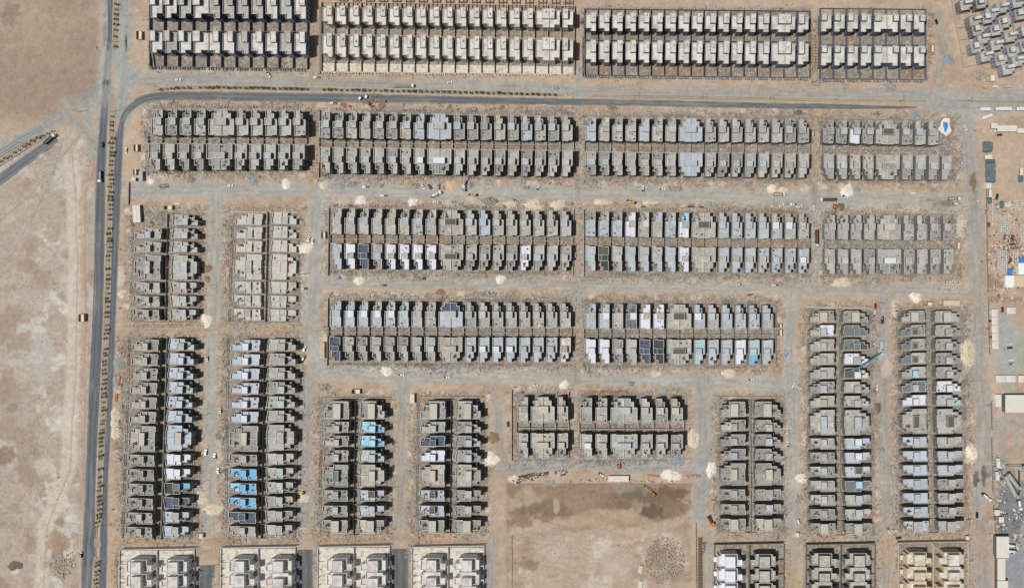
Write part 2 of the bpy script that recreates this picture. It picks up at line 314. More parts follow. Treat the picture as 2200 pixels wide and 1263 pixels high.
def ground_tint(X, Y):
    """albedo (as display RGB) of the bare ground at photograph pixel X, Y; returns colour and street mask"""
    n1 = fbm(X, Y, 150, 5, 0); n2 = fbm(X, Y, 34, 4, 2); n3 = fbm(X, Y, 9, 4, 4); n4 = fbm(X, Y, 3.2, 2, 1)
    n5 = fbm(X*0.35+Y*0.1, Y*1.2, 30, 4, 5)
    base = np.stack([178+0*X, 156+0*X, 132+0*X], -1)
    def mix(c, m): 
        nonlocal base
        base = base*(1-m[..., None]) + np.array(c, float)*m[..., None]
    mix((166,140,114), sstep(.45,.7,n2)*.6); mix((186,164,140), sstep(.5,.75,n1)*.6)
    # open desert on the left
    ml = sstep(222, 200, X)
    up = ml*sstep(300, 230, Y+0.6*(X-100)*0)
    mix((163,143,122), up); mix((150,132,112), up*sstep(.45,.65,n1)*.6)
    lo = ml*sstep(250, 330, Y)
    mix((172,156,138), lo); mix((186,178,164), lo*sstep(.48,.66,fbm(X,Y,70,5,3))*.85)
    mix((154,133,112), lo*sstep(.52,.66,fbm(X,Y,48,5,6))*.7); mix((206,198,182), lo*sstep(.58,.70,n2)*sstep(40,90,X)*sstep(180,140,X)*.75)
    # fine worn lines in the desert
    rid = np.abs(fbm(X, Y, 60, 4, 7)-.5); mix((140,124,106), lo*sstep(.018,.0,rid)*.35)
    for pts, w, c in (([(205,250),(150,320),(158,420),(162,560),(160,760),(152,900),(146,1010),(118,1080),(98,1130),(88,1280)], 16, (194,180,160)),
                      ([(205,250),(120,345),(60,420),(0,470)], 9, (172,152,132)), ([(190,350),(178,430),(180,640),(178,900),(175,1263)], 8, (174,150,126)),
                      ([(132,300),(100,400),(60,480),(10,560)], 8, (166,152,134))):
        d, al, sd_ = pdist(X, Y, pts); m = sstep(w+5, w-4, d+(n3-.5)*8)
        mix(c, m*.85); mix((200,186,166), m*sstep(.5,.2,np.abs(np.sin(sd_*.75+n2*2)))*.5); mix((146,138,126), m*sstep(2.2,.3,np.abs(sd_-3+4*(n2-.5)))*.65)
    # damp excavated field
    bx = sstep(1084,1096,X+(n3-.5)*8)*sstep(1494,1482,X+(n3-.5)*8)*sstep(1034,1044,Y+(n3-.5)*6)*sstep(1330,1240,Y)
    mix((170,147,122), bx); mix((142,118,95), bx*sstep(.42,.60,fbm(X,Y,46,4,1))*sstep(1160,1110,Y)*.9)
    bz = bx*sstep(1130,1160,Y); mix((178,158,136), bz*.8); mix((196,182,164), bz*sstep(.46,.64,fbm(X,Y,60,4,2))*.8); mix((158,134,110), bz*sstep(.5,.66,fbm(X,Y,38,4,7))*.7)
    d, al, sd_ = pdist(X, Y, [(1100,1140),(1260,1118),(1330,1140),(1400,1138),(1500,1105)])
    mix((182,160,136), bx*sstep(15,4,d+(n2-.5)*14)*.8)
    sw = np.sin(np.hypot((X-1230)*.6, (Y-1070)*1.6)*.30+n2*16+n1*20); mix((138,118,100), bx*sstep(.6,.95,sw)*.22*n1*2); mix((178,158,138), bx*sstep(-.6,-.95,sw)*.18)
    rub = sstep(1,.5,np.hypot((X-1430)/55,(Y-1215)/62)+(n2-.5)*.9); mix((142,130,116), rub*sstep(.45,.62,fbm(X,Y,9,4,3))*.7)
    # rubble ground between the villas, with shade of the gaps put into its colour
    inb = np.zeros(X.shape)
    for (x0,y0,x1,y1) in BLOCKS:
        inb = np.maximum(inb, sstep(-9,5,np.minimum(np.minimum(X-x0,x1-X),np.minimum(Y-y0,y1-Y))+(n3-.5)*9))
    mix((146,134,119), inb*.9); mix((122,115,104), inb*sstep(.42,.62,n3)*.8); mix((170,160,144), inb*sstep(.60,.74,fbm(X,Y,12,3,6))*.5)
    mix((148,116,90), inb*sstep(.66,.78,fbm(X,Y,60,2,5))*.6)
    # trodden ribbons along the blocks
    rib = np.zeros(X.shape)
    for (x0,y0,x1,y1) in BLOCKS[:20]:
        dd = np.minimum(np.minimum(X-x0,x1-X),np.minimum(Y-y0,y1-Y)); rib = np.maximum(rib, sstep(-24,-6,dd+(n2-.5)*16)*(1-inb))
    mix((166,142,115), rib*.55); mix((144,131,114), rib*sstep(.52,.68,fbm(X,Y,16,4,3))*.75); mix((206,190,166), rib*sstep(.60,.72,fbm(X,Y,20,3,2))*.85); mix((150,152,142), rib*sstep(.62,.74,fbm(X,Y,26,3,7))*.6)
    # compacted gravel streets
    street = np.zeros(X.shape)
    for pts, w, c in GRAVEL:
        d, al, sd_ = pdist(X, Y, pts); m = sstep(w+7, w-6, d+(n2-.5)*15+(n3-.5)*4)
        near = d < w+25
        if not near.any(): continue
        st = fbm(al*.22+3, sd_*1.4, 9, 4, 3)
        cc = np.array(c, float)*(1+(st[..., None]-.5)*.22)
        g = sstep(.42,.64,fbm(X,Y,55,3,4))[..., None]; cc = cc*(1-g*.5)+np.array((156,158,149))*g*.5
        tr = sstep(1.6,.2,np.abs(np.abs(sd_+6*(fbm(al,al*0,60,2,1)-.5))-w*.36))[..., None]; cc = cc*(1-.07*tr)
        mm = (m*.9)[..., None]; base = base*(1-mm)+cc*mm; street = np.maximum(street, m)
    for (x, y, rx, ry, c, a) in PATCH:
        if a <= 0: continue
        dd = np.hypot((X-x)/rx, (Y-y)/ry)+(n3-.5)*1.1+(n2-.5)*.5; m = sstep(1.08, .62, dd)*a
        mix(c, m)
    # loose grit
    mix((196,182,162), sstep(.66,.74,n4)*(inb+rib*.8)*.5); mix((112,103,92), sstep(.36,.24,n4)*(inb+rib*.8)*.6)
    base *= (1+(n3[..., None]-.5)*.14+(n4[..., None]-.5)*.10+(n5[..., None]-.5)*.06)
    lum = base.mean(-1, keepdims=True); base = lum+(base-lum)*1.0; base = lum+(base-lum)*.94; base = base*np.array((.98, .985, 1.0))
    return base, street, lo, np.maximum(inb, rib)
def tolin(a):
    a = np.clip(a/255.0, 0, 1); return np.where(a <= .04045, a/12.92, ((a+.055)/1.055)**2.4)
def grid_mesh(name, vx, vy, z, rgb, faces, material):
    used = np.unique(faces); remap = np.full(vx.size, -1, np.int64); remap[used] = np.arange(used.size)
    me = bpy.data.meshes.new(name); f = remap[faces]
    me.vertices.add(used.size); co = np.stack([vx.ravel()[used], vy.ravel()[used], z.ravel()[used]], -1)
    me.vertices.foreach_set("co", co.astype(np.float32).ravel())
    me.loops.add(f.size); me.loops.foreach_set("vertex_index", f.ravel().astype(np.int32))
    me.polygons.add(f.shape[0]); me.polygons.foreach_set("loop_start", np.arange(0, f.size, 4, dtype=np.int32))
    me.polygons.foreach_set("loop_total", np.full(f.shape[0], 4, np.int32))
    me.update(calc_edges=True)
    at = me.attributes.new("tint", 'FLOAT_COLOR', 'POINT'); c4 = np.ones((used.size, 4), np.float32)
    c4[:, :3] = tolin(rgb.reshape(-1, 3)[used]); at.data.foreach_set("color", c4.ravel())
    me.materials.append(material); me.polygons.foreach_set("use_smooth", np.ones(f.shape[0], bool))
    return link(bpy.data.objects.new(name, me))
ground_mat = attr_mat("packed_earth")
gx = np.concatenate([np.array([-3000,-1500,-700,-350,-180,-100.]), np.arange(-60, 2262, 2.3), np.array([2300,2400,2600,3000,4000,5500.])])
gy = np.concatenate([np.array([-3000,-1500,-700,-350,-180,-100.]), np.arange(-60, 1324, 2.3), np.array([1370,1450,1650,2000,3000,4500.])])
PX, PY = np.meshgrid(gx, gy)
tint, streetm, desert, rough = ground_tint(PX, PY)
GZ = -(0.9*desert*fbm(PX, PY, 26, 4, 6) + 0.35*rough*fbm(PX, PY, 7, 3, 2) + 0.05*fbm(PX, PY, 10, 3, 1))
_ex = sstep(1084,1096,PX)*sstep(1494,1482,PX)*sstep(1034,1044,PY)*sstep(1300,1180,PY)
GZ = GZ - _ex*(.2+1.1*fbm(PX,PY,30,3,2))
GX, GY = (PX-1100)*S, (631.5-PY)*S
ny, nx = PX.shape; idx = np.arange(ny*nx).reshape(ny, nx)
F = np.stack([idx[1:, :-1], idx[1:, 1:], idx[:-1, 1:], idx[:-1, :-1]], -1).reshape(-1, 4)
fm = (streetm[1:, :-1]+streetm[1:, 1:]+streetm[:-1, 1:]+streetm[:-1, :-1]).ravel()/4 > .5
tag(grid_mesh("ground", GX, GY, GZ, tint, F[~fm], ground_mat), kind="structure", label="sandy building land and open desert")
tag(grid_mesh("gravel_road", GX, GY, GZ, tint, F[fm], ground_mat), kind="structure", label="compacted gravel streets between the villa blocks")

# ---------------------------------------------------------------- asphalt roads and medians, sheets a few centimetres thick
asph = attr_mat("asphalt", rough=0.9, fine=0.10, bump=0.15, fscale=0.9)
def interp(pts, step):
    P = [np.array(p, float) for p in pts]; o = []
    for i in range(len(P)-1):
        a = P[max(i-1, 0)]; b = P[i]; c = P[i+1]; d = P[min(i+2, len(P)-1)]
        n = max(1, int(np.linalg.norm(c[:2]-b[:2])/step))
        for k in range(n):
            t = k/n; o.append(.5*((2*b)+(-a+c)*t+(2*a-5*b+4*c-d)*t*t+(-a+3*b-3*c+d)*t**3))
    o.append(P[-1]); return np.array(o)
def strip(name, pts, cols, z, rag, colour, label, sandy=.5, mt=None, dust=None):
    """a road sheet: pts = (x, y, half width) in photograph pixels"""
    q = interp(pts, 2.2); t = np.gradient(q[:, :2], axis=0); t /= np.linalg.norm(t, axis=1)[:, None]+1e-9
    nrm = np.stack([-t[:, 1], t[:, 0]], -1); u = np.linspace(-1, 1, cols)
    al = np.concatenate([[0], np.cumsum(np.linalg.norm(np.diff(q[:, :2], axis=0), axis=1))])
    wl = q[:, 2]*(1+rag*(fbm(al, al*0, 16, 3, 2)-.5)); wr = q[:, 2]*(1+rag*(fbm(al, al*0+40, 16, 3, 3)-.5))
    wl = wl+1.2; wr = wr+1.2
    off = np.where(u[None, :] < 0, u[None, :]*wl[:, None], u[None, :]*wr[:, None])
    X = q[:, 0:1]+nrm[:, 0:1]*off; Y = q[:, 1:2]+nrm[:, 1:2]*off
    A = np.repeat(al[:, None], cols, 1)
    st = fbm(A*.12, off*2.4+50, 6, 4, 1)
    c = np.array(colour, float)[None, None, :]*(1+(st[..., None]-.5)*.26)
    c = c*(1+.07*np.cos(np.abs(off)/q[:, 2:3]*6.3)[..., None]*(st[..., None]))
    tr = sstep(.16,.04,np.abs(np.abs(off/q[:, 2:3])-.42))[..., None]; c = c*(1-.10*tr)
    gt, _, _, _ = ground_tint(X, Y)
    e = sstep(.80,1.02,np.abs(u)[None, :]+(fbm(X,Y,12,4,5)-.5)*.6*sandy)
    e = np.maximum(e, sstep(.55,.75,fbm(A*.3,off*1.5,14,4,6))*sandy*.6)
    if dust is not None: e = np.maximum(e, dust(X, Y))
    c = c*(1-e[..., None])+gt*e[..., None]
    n, m = X.shape; ii = np.arange(n*m).reshape(n, m)
    Fc = np.stack([ii[:-1, :-1], ii[:-1, 1:], ii[1:, 1:], ii[1:, :-1]], -1).reshape(-1, 4)
    Z = np.full(X.shape, z)
    o = grid_mesh(name, (X-1100)*S, (631.5-Y)*S, Z, c, Fc, mt or asph)
    nz = o.data.polygons[0].normal.z
    if nz < 0: o.data.flip_normals()
    return tag(o, label=label, kind="structure")
ASH = (98,103,106)
strip("asphalt_road", [(237,-15,6),(238,40,6),(236,90,5),(229,160,8),(224,250,8),(219,316,9),(216,400,10),(214,520,10.5),(213,632,11),(209,740,12),(203,850,12),(199,948,11.5),(195,1050,11.5),(194,1130,14),(190,1200,14),(187,1290,13)], 15, .03, .12, ASH,
      "west carriageway of the long straight road", .45, dust=lambda X, Y: sstep(270,200,Y)*sstep(86,100,Y)*.75*sstep(.3,.6,fbm(X,Y,18,3,1)+.15))
strip("asphalt_road", [(262,262,4),(257,290,7.5),(255,316,8.5),(251,400,8.5),(247,520,8),(243,632,7),(239,740,6.5),(236,850,5.5),(231,948,4.8),(226,1040,5),(223,1130,7),(222,1200,7.5),(219,1290,7)], 13, .034, .12, ASH, "east carriageway of the long straight road", .4)
strip("asphalt_road", [(262,262,4.5),(270,244,6),(285,228,7),(305,215,7.5),(340,208,8.5),(400,206.5,9),(470,207,9.5),(550,208.5,9.5),(700,210.5,9),(850,213,8.5),(1000,215.5,7.5),(1150,218,6.5),(1300,220.5,6),(1450,223,6),(1650,227.5,5.5),(1800,229.5,4.5),(1900,231,2.5),(1970,231,.2)], 13, .038, .22, (104,108,108), "long tarred road crossing the site", .55)
strip("asphalt_road", [(120,298,6),(100,312,7.5),(70,333,8.5),(40,355,9),(0,384,9.5),(-40,412,10)], 11, .03, .2, (108,112,113), "tarred carriageway leaving at the left edge", .4)
strip("asphalt_road", [(90,276,5),(60,292,6.5),(30,309,7),(0,328,7),(-40,352,7)], 11, .03, .25, (140,143,142), "dusty tarred carriageway at the left edge", .5)
for xa, ya, xb in ((444,1213,437),(655,1180,655),(860,1178,859)):
    strip("asphalt_road", [(xa,ya,17),(xa,ya+14,17.5),((xa+xb)/2,1240,17.5),(xb,1300,18)], 13, .03, .05, (98,100,100), "short tarred street between the white villas", .3)

def median(pts, label, colour=(160,146,126)):
    strip("median_strip", [(x, y, w) for x, y, w in pts], 7, .13, .0, colour, label, .3, ground_mat)
    q = interp(pts, 2.2); t = np.gradient(q[:, :2], axis=0); t /= np.linalg.norm(t, axis=1)[:, None]
    mb = MB()
    for s in (-1, 1):
        e = q[:, :2]+np.stack([-t[:, 1], t[:, 0]], -1)*(q[:, 2:3]+.25)*s
        for a, b in zip(e[:-1], e[1:]):
            (x0, y0), (x1, y1) = Wp(*a), Wp(*b); mb.beam((x0,y0,.08), (x1,y1,.08), .28, .2)
    tag(mb.obj("kerb", mat("kerb_concrete", (176,168,152), stain=.2)), kind="structure", label="concrete kerb round the planted median")
M_TOP = [(249,-15,5),(248,40,5),(247,85,5.5),(246,108,4)]
M_MAIN = [(241,205,5),(240,300,6.5),(236,420,5.5),(232,560,6.5),(228,700,6),(221,850,5.5),(216,960,6),(213,1060,6.5),(211,1128,5)]
M_LOW = [(209,1196,5.5),(206,1230,6),(203,1290,6)]
M_ROAD = [(330,196,3),(380,189.5,5),(500,189,5),(650,192,5),(850,196,5),(1000,199.5,5),(1120,202.5,5),(1212,205,3.5)]
M_ROAD2 = [(1272,206,4),(1400,209,5),(1600,212,4.5),(1800,216,4),(1990,218,3)]
M_ROAD3 = [(2060,217,3),(2140,219,4),(2230,220,4)]
M_LEFT = [(112,283,3),(85,295,6),(50,316,6),(10,342,6),(-30,368,6)]
for p, l in ((M_TOP,"planted median at the top"),(M_MAIN,"long planted median between the two carriageways"),(M_LOW,"planted median at the bottom left"),
             (M_ROAD,"planted median along the crossing road"),(M_ROAD2,"bare stony median along the crossing road"),(M_ROAD3,"bare median at the right edge"),(M_LEFT,"planted median of the slanting road")):
    median(p, l)
median([(208,1155,4),(210,1170,6),(210,1176,3)], "small round traffic island")
# ================================================================ THE VILLAS
conc = mat("bare_concrete", (128,127,122), spread=.10, stain=.16, scale=.5, bump=.15)  # wall sides darkened to put their shade into the colour; parapet tops stay pale
conc_d = mat("dark_concrete", (112,110,106), spread=.08, stain=.18, scale=.5)
conc_l = mat("pale_concrete", (184,180,172), spread=.06, stain=.12, scale=.4)
block_w = mat("blue_grey_blockwork", (140,144,156), spread=.08, stain=.12)
cream = mat("cream_render", (178,174,162), spread=.04, stain=.08)
slate = mat("grey_render", (108,113,122), spread=.06, stain=.1)
white = mat("white_render", (222,221,218), spread=.03, stain=.06)
beige = mat("beige_render", (206,190,164), spread=.03, stain=.08)
glass_d = mat("window_glass", (34,38,44), rough=.25, stain=0, spec=.5)
cap_m = mat("parapet_cap", (200,198,190), spread=.05, stain=.1)
block_cap = mat("render_cap", (196,192,182), spread=.04, stain=.08)
stub_m = mat("starter_bars", (62,54,48), stain=.2)
DK = {
 'g': mat("roof_screed", (163,162,154), spread=.10, stain=.2, scale=.4, alt=(178,175,164), spots=.22),
 'd': mat("dusty_roof", (162,159,149), spread=.10, stain=.24, scale=.5, alt=(184,176,160), spots=.35),
 'k': mat("dirty_roof", (142,141,134), spread=.10, stain=.34, scale=.8, alt=(160,156,146), spots=.65),
 'b': mat("blue_grey_roof", (166,174,179), spread=.05, stain=.14, scale=.35, alt=(178,184,186), spots=.2),
 'l': mat("pale_blue_grey_roof", (176,185,193), spread=.06, stain=.12, scale=.4, spots=.15),
 'f': mat("pale_slab", (182,178,168), spread=.04, stain=.14, alt=(196,188,172), spots=.12),
 'w': mat("white_membrane_roof", (214,215,222), spread=.04, stain=.12, scale=.6, stripes=('X', .18, .12), spots=.3),
 'c': mat("pale_blue_sheet_roof", (142,202,226), spread=.04, stain=.10, stripes=('Y', .35, .10), spots=.2, alt=(178,214,222)),
 's': mat("sky_blue_sheet_roof", (118,178,212), spread=.03, stain=.08, stripes=('X', .35, .14), spots=.15),
 'n': mat("navy_formwork_roof", (88,98,114), spread=.05, stain=.12, stripes=('X', .45, .35), spots=.3),
 'x': mat("black_membrane_roof", (72,76,76), spread=.05, stain=.14, stripes=('X', .4, .25)),
 'a': mat("dark_grey_roof", (112,116,118), spread=.04, stain=.14, spots=.1),
 'o': mat("olive_formwork_roof", (98,94,82), spread=.05, stain=.12, stripes=('X', .5, .3)),
 'p': mat("plywood_roof", (192,184,168), spread=.05, stain=.16, stripes=('X', .28, .22), spots=.3),
 't': mat("turquoise_roof", (150,192,186), spread=.04, stain=.16, alt=(182,188,182), spots=.2),
 'm': mat("cream_roof", (204,200,190), spread=.06, stain=.12, scale=.3, alt=(178,171,158)),
 'y': mat("sandy_roof", (190,174,146), spread=.03, stain=.12, alt=(214,210,214)),
}
DKNAME = {'g':"grey",'d':"dusty",'k':"dirty grey",'b':"blue-grey",'w':"white",'l':"pale blue-grey",'f':"pale slab",'c':"pale blue",'s':"sky blue",'n':"navy",'x':"black",'a':"dark grey",'o':"olive",'p':"plywood",'t':"turquoise",'m':"cream",'y':"sandy"}

def inset(P, t):
    n = len(P); r = []
    for i in range(n):
        a, b, c = P[i-1], P[i], P[(i+1) % n]
        d0 = (b[0]-a[0], b[1]-a[1]); d1 = (c[0]-b[0], c[1]-b[1])
        l0 = math.hypot(*d0); l1 = math.hypot(*d1)
        r.append((b[0]+t*(-d0[1]/l0-d1[1]/l1), b[1]+t*(d0[0]/l0+d1[0]/l1)))
    return r
def mirror(P, w): return [(w-x, y) for x, y in P][::-1]
def wall(mb, a, b, z0, z1, cols, depth=.22, m=0, pane=None):
    L = math.hypot(b[0]-a[0], b[1]-a[1]); dx, dy = (b[0]-a[0])/L, (b[1]-a[1])/L; ix, iy = -dy*depth, dx*depth
    pt = lambda s, z, k=0: (a[0]+dx*s+ix*k, a[1]+dy*s+iy*k, z)
    s = 0
    for s0, s1, ops in cols:
        if s0 > s: mb.quad(pt(s,z0), pt(s0,z0), pt(s0,z1), pt(s,z1), m)
        z = z0
        for za, zb in ops:
            mb.quad(pt(s0,z), pt(s1,z), pt(s1,za), pt(s0,za), m)
            mb.quad(pt(s0,za), pt(s1,za), pt(s1,za,1), pt(s0,za,1), m); mb.quad(pt(s0,zb,1), pt(s1,zb,1), pt(s1,zb), pt(s0,zb), m)
            mb.quad(pt(s0,za), pt(s0,za,1), pt(s0,zb,1), pt(s0,zb), m); mb.quad(pt(s1,za,1), pt(s1,za), pt(s1,zb), pt(s1,zb,1), m)
            if pane is not None: pane.quad(pt(s0,za,.8), pt(s1,za,.8), pt(s1,zb,.8), pt(s0,zb,.8))
            z = zb
        mb.quad(pt(s0,z), pt(s1,z), pt(s1,z1), pt(s0,z1), m); s = s1
    if s < L-1e-6: mb.quad(pt(s,z0), pt(L,z0), pt(L,z1), pt(s,z1), m)
def autocols(L, sts, rng, ww=1.25, skip=.2, pitch=3.1, wh=1.5):
    if L < 1.9: return []
    n = max(1, int(L/pitch)); c = []
    for i in range(n):
        if rng.random() < skip: continue
        m = L*(i+.5)/n; w = ww*(1 if rng.random() < .75 else .55)
        if w > L/n-.5: w = L/n-.5
        if w < .4: continue
        c.append((m-w/2, m+w/2, [(z+.9 if rng.random() < .85 else z+.15, z+.9+wh) for z in sts]))
    return c
def shell(mb, P, z0, zd, zp, t, sts, rng, pane=None, cap=0, **kw):
    I = inset(P, t); n = len(P)
    for i in range(n):
        a, b = P[i], P[(i+1) % n]; L = math.hypot(b[0]-a[0], b[1]-a[1])
        wall(mb, a, b, z0, zp, autocols(L, sts, rng, **kw), pane=pane)
        c, d = I[i], I[(i+1) % n]
        mb.quad((*a,zp), (*b,zp), (*d,zp), (*c,zp), cap); mb.quad((*c,zp), (*d,zp), (*d,zd), (*c,zd))
    return I
def deckmesh(name, P, z, m):
    mb = MB(); mb.poly([(x, y, z) for x, y in P]); return mb.mesh(name, m)
def shift(P, w, L): return [(x-w/2, y-L/2) for x, y in P]

W0, L0 = 9.6, 21.0
PLAN = {   # outline, tower rectangle, dividing line
 'a': ([(0,.6),(4,.6),(4,0),(W0,0),(W0,21),(4.8,21),(4.8,18.2),(2.5,18.2),(2.5,13.4),(0,13.4)], (3.5,9.605,8.2,13.9), 13.4),
 'b': ([(0,0),(4.2,0),(4.2,.5),(W0,.5),(W0,21),(4.4,21),(4.4,17.6),(2.0,17.6),(2.0,12.5),(0,12.5)], (3.1,9.0,7.5,12.4), 12.5),
 'c': ([(0,.5),(3.6,.5),(3.6,0),(W0,0),(W0,21),(5.4,21),(5.4,18.6),(2.2,18.6),(2.2,13.8),(0,13.8)], (1.2,9.605,6.6,13.3), 13.8),
}
def debris_mesh(seed, w, L, n=26):
    rng = random.Random(seed); mb = MB()
    for _ in range(n):
        x, y = rng.uniform(-w*.36, w*.36), rng.choice((rng.uniform(-L*.44, -L*.1), rng.uniform(L*.16, L*.36)))
        if y > L*.1: x = abs(x)*.6
        k = rng.random()
        if k < .5: mb.rbox(x, y, 0, rng.uniform(.3,.7), rng.uniform(.25,.5), rng.uniform(.1,.4), rng.random()*3, 0)
        elif k < .85: mb.rbox(x, y, 0, rng.uniform(1.4,3.0), .14, .08, rng.choice((0, 1.57, rng.random()*3)), 1)
        else: mb.rbox(x, y, 0, rng.uniform(.9,1.6), rng.uniform(.8,1.2), rng.uniform(.25,.7), rng.random()*3, 2)
    return mb.mesh("roof_debris", [conc_d, mat("timber", (118,98,72), stain=.2), mat("dark_formwork", (70,64,58), stain=.2)])
_deb = {}
def make_villa(plan, flip, zr, name="villa_proto", pair=False):
    """bare concrete two storey villa with parapet, stepped front and stair tower; +y is the street front"""
    P, T, cut = PLAN[plan]; rng = random.Random(hash_(plan)+flip*7+pair*31+int(zr*10)); t = .34
    zd = zr-1.0; sts = (0.1, 3.6) if zr > 6 else ()
    w = W0*2 if pair else W0
    root = bpy.data.objects.new("semi_detached_villa" if pair else "villa", None)
    halves = []
    if pair:
        M = [p for p in P]; i0 = [i for i, p in enumerate(M) if p[0] == W0]       # straight side becomes the party wall
        left = M[:i0[0]]; yb, yf = M[i0[0]][1], M[i0[1]][1]; front = M[i0[1]+1:]
        U = left+[(w-x, y) for x, y in left[::-1]]+[(w-x, y) for x, y in front[::-1]]+front
        # keep ccw order: back edge, right side, front edge, left side
    else: U = mirror(P, W0) if flip else P
    mb = MB(); I = shell(mb, shift(U, w, L0), -.4, zd, zr, t, sts, rng, cap=2)
    def bar(x0, x1, y0, y1, z1=None): mb.box(x0-w/2, x1-w/2, y0-L0/2, y1-L0/2, zd-.3, (z1 or zr)-.004, 2, False)
    x2 = [p[0] for p in P if p[1] == cut][0]
    if pair:
        bar(w/2-.15, w/2+.15, yb+t, yf-t, zr-.02); bar(t, w/2-.15, cut-t, cut); bar(w/2+.15, w-t, cut-t, cut)
    else: bar(t, w-t, cut-t, cut)
    if plan == 'a' and not pair: xs_ = (t, 3.5) if not flip else (w-3.5, w-t); bar(xs_[0], xs_[1], 8.2, 8.45)
    if plan == 'b' and not pair: xs_ = (t, 3.1) if not flip else (w-3.1, w-t); bar(xs_[0], xs_[1], 7.5, 7.75)
    for px, py in U:                                   # column starter bars left standing on the parapet corners
        if rng.random() < .6:
            cx, cy = px-w/2, py-L0/2; s = .17
            mb.box(cx-s+(.2 if cx < 0 else -.2), cx+s+(.2 if cx < 0 else -.2), cy-s, cy+s, zr-.1, zr+.45, 1, False)
    walls = bpy.data.objects.new("walls", mb.mesh("walls", [conc, stub_m, cap_m])); walls.parent = root
    kids = [walls]; sub = {}
    if zr > 6:
        for m_ in ((0, 1) if pair else (flip,)):
            pm = MB(); a_, b_ = (.1, 2.3) if plan != 'b' else (.2, 1.9); yq = {'a':14.6,'b':14.2,'c':15.0}[plan]
            if m_: a_, b_ = w-b_, w-a_
            pm.box(a_-w/2, b_-w/2, yq-L0/2, yq+2.4-L0/2, -.3, 3.2, 0, False, 0); pm.box(a_-w/2+.25, b_-w/2-.25, yq-L0/2+.25, yq+2.15-L0/2, 3.2, 3.32, 0, False)
            o = bpy.data.objects.new("porch", pm.mesh("porch", conc)); o.parent = root; kids.append(o)
    F = lambda Q, m: [(w-x, y) for x, y in Q][::-1] if m else Q
    xa = x2; stp = [p for p in P if p[0] not in (0, W0)]
    back = [p for p in P if p[1] < 2]
    # deck outlines of one half, inset from the parapet
    Ih = inset(P, t)
    bk = [p for p in Ih if p[1] < 2]+[(W0-t if not pair else W0-.15, cut-t), (t, cut-t)]
    if pair: bk = [(W0-.15 if p[0] > W0-1 else p[0], p[1]) for p in bk]
    fr = [(xa+t, cut), (W0-t if not pair else W0-.15, cut)]+[((W0-.15) if (pair and p[0] > W0-1) else p[0], p[1]) for p in Ih if p[1] > cut+.5]
    for k, m in enumerate(((0, 1) if pair else (flip,))):
        for nm, Q in (("roof_deck", bk), ("front_roof", fr)):
            o = bpy.data.objects.new(nm, deckmesh(nm, shift(F(Q, m), w, L0), zd, DK['g'])); o.parent = root; kids.append(o)
    x0, x1, y0, y1 = T
    if pair: TT = [(x0+1.6, y0), (w-x0-1.6, y0), (w-x0-1.6, y1), (x0+1.6, y1)]
    else:
        TT = [(x0, y0), (x1, y0), (x1, y1), (x0, y1)]; TT = F(TT, flip)
    zt = zr+(2.3 if zr > 6 else .8); tb = MB(); shell(tb, shift(TT, w, L0), zd-.3, zt-.4, zt, .26, (zd-.1,) if zr > 6 else (), rng, cap=1, ww=1.0, skip=.3, wh=1.1)
    tw = bpy.data.objects.new("stair_tower", tb.mesh("stair_tower", [conc, cap_m])); tw.parent = root; kids.append(tw)
    tr = bpy.data.objects.new("tower_roof", deckmesh("tower_roof", inset(shift(TT, w, L0), .26), zt-.4, DK['g'])); tr.parent = tw; sub[tw.name] = [tr]
    return root, kids, sub
def hash_(s): return sum(ord(c)*(i+3) for i, c in enumerate(s))
_vc = {}
def villa_proto(plan, flip, zr, pair):
    key = (plan, flip if not pair else 0, zr, pair)
    if key not in _vc: _vc[key] = make_villa(plan, key[1], zr, pair=pair)
    return _vc[key]
debris = [debris_mesh(i, W0, L0) for i in range(5)]
VILLAS = []
def put_villa(plan, flip, zr, pair, cx, cy, rz, sx, sy, label, group, decks, walls=None, deb=None, clut=None):
    root, kids, sub = villa_proto(plan, flip, zr, pair)
    sealed = decks[0] in "wcsnxabtl" and not pair
    r = root.copy(); r.name = "semi_detached_villa" if pair else ("single_storey_villa" if zr < 6 else ("coated_roof_villa" if sealed else "bare_roof_villa")); C.objects.link(r); r.location = (cx, cy, 0); r.rotation_euler = (0, 0, rz); r.scale = (sx, sy, 1)
    tag(r, label, "semi-detached house" if pair else ("coated-roof villa" if sealed else "bare villa"), group)
    rng = random.Random(int(cx*7+cy*13)); dd = iter(decks if len(decks) > 2 else decks)
    dmain = decks[0]; dt = decks[1] if len(decks) > 1 else decks[0]; df = decks[2] if len(decks) > 2 else dmain
    for k in kids:
        c = k.copy(); C.objects.link(c); c.parent = r; nm = k.name.split('.')[0]
        if nm == "roof_deck": setm(c, DK[dmain])
        elif nm == "front_roof": setm(c, DK[df])
        elif walls is not None: setm(c, walls)
        for g in sub.get(k.name, ()):
            d = g.copy(); C.objects.link(d); d.parent = c; setm(d, DK[dt])
    if deb:
        o = bpy.data.objects.new("roof_debris", debris[int(cx*3+cy) % 5]); C.objects.link(o); o.parent = r
        o.location = (0, 0, zr-1.0); o["kind"] = "stuff"
        if pair: o.location.x = -4.8
    VILLAS.append(r); return r

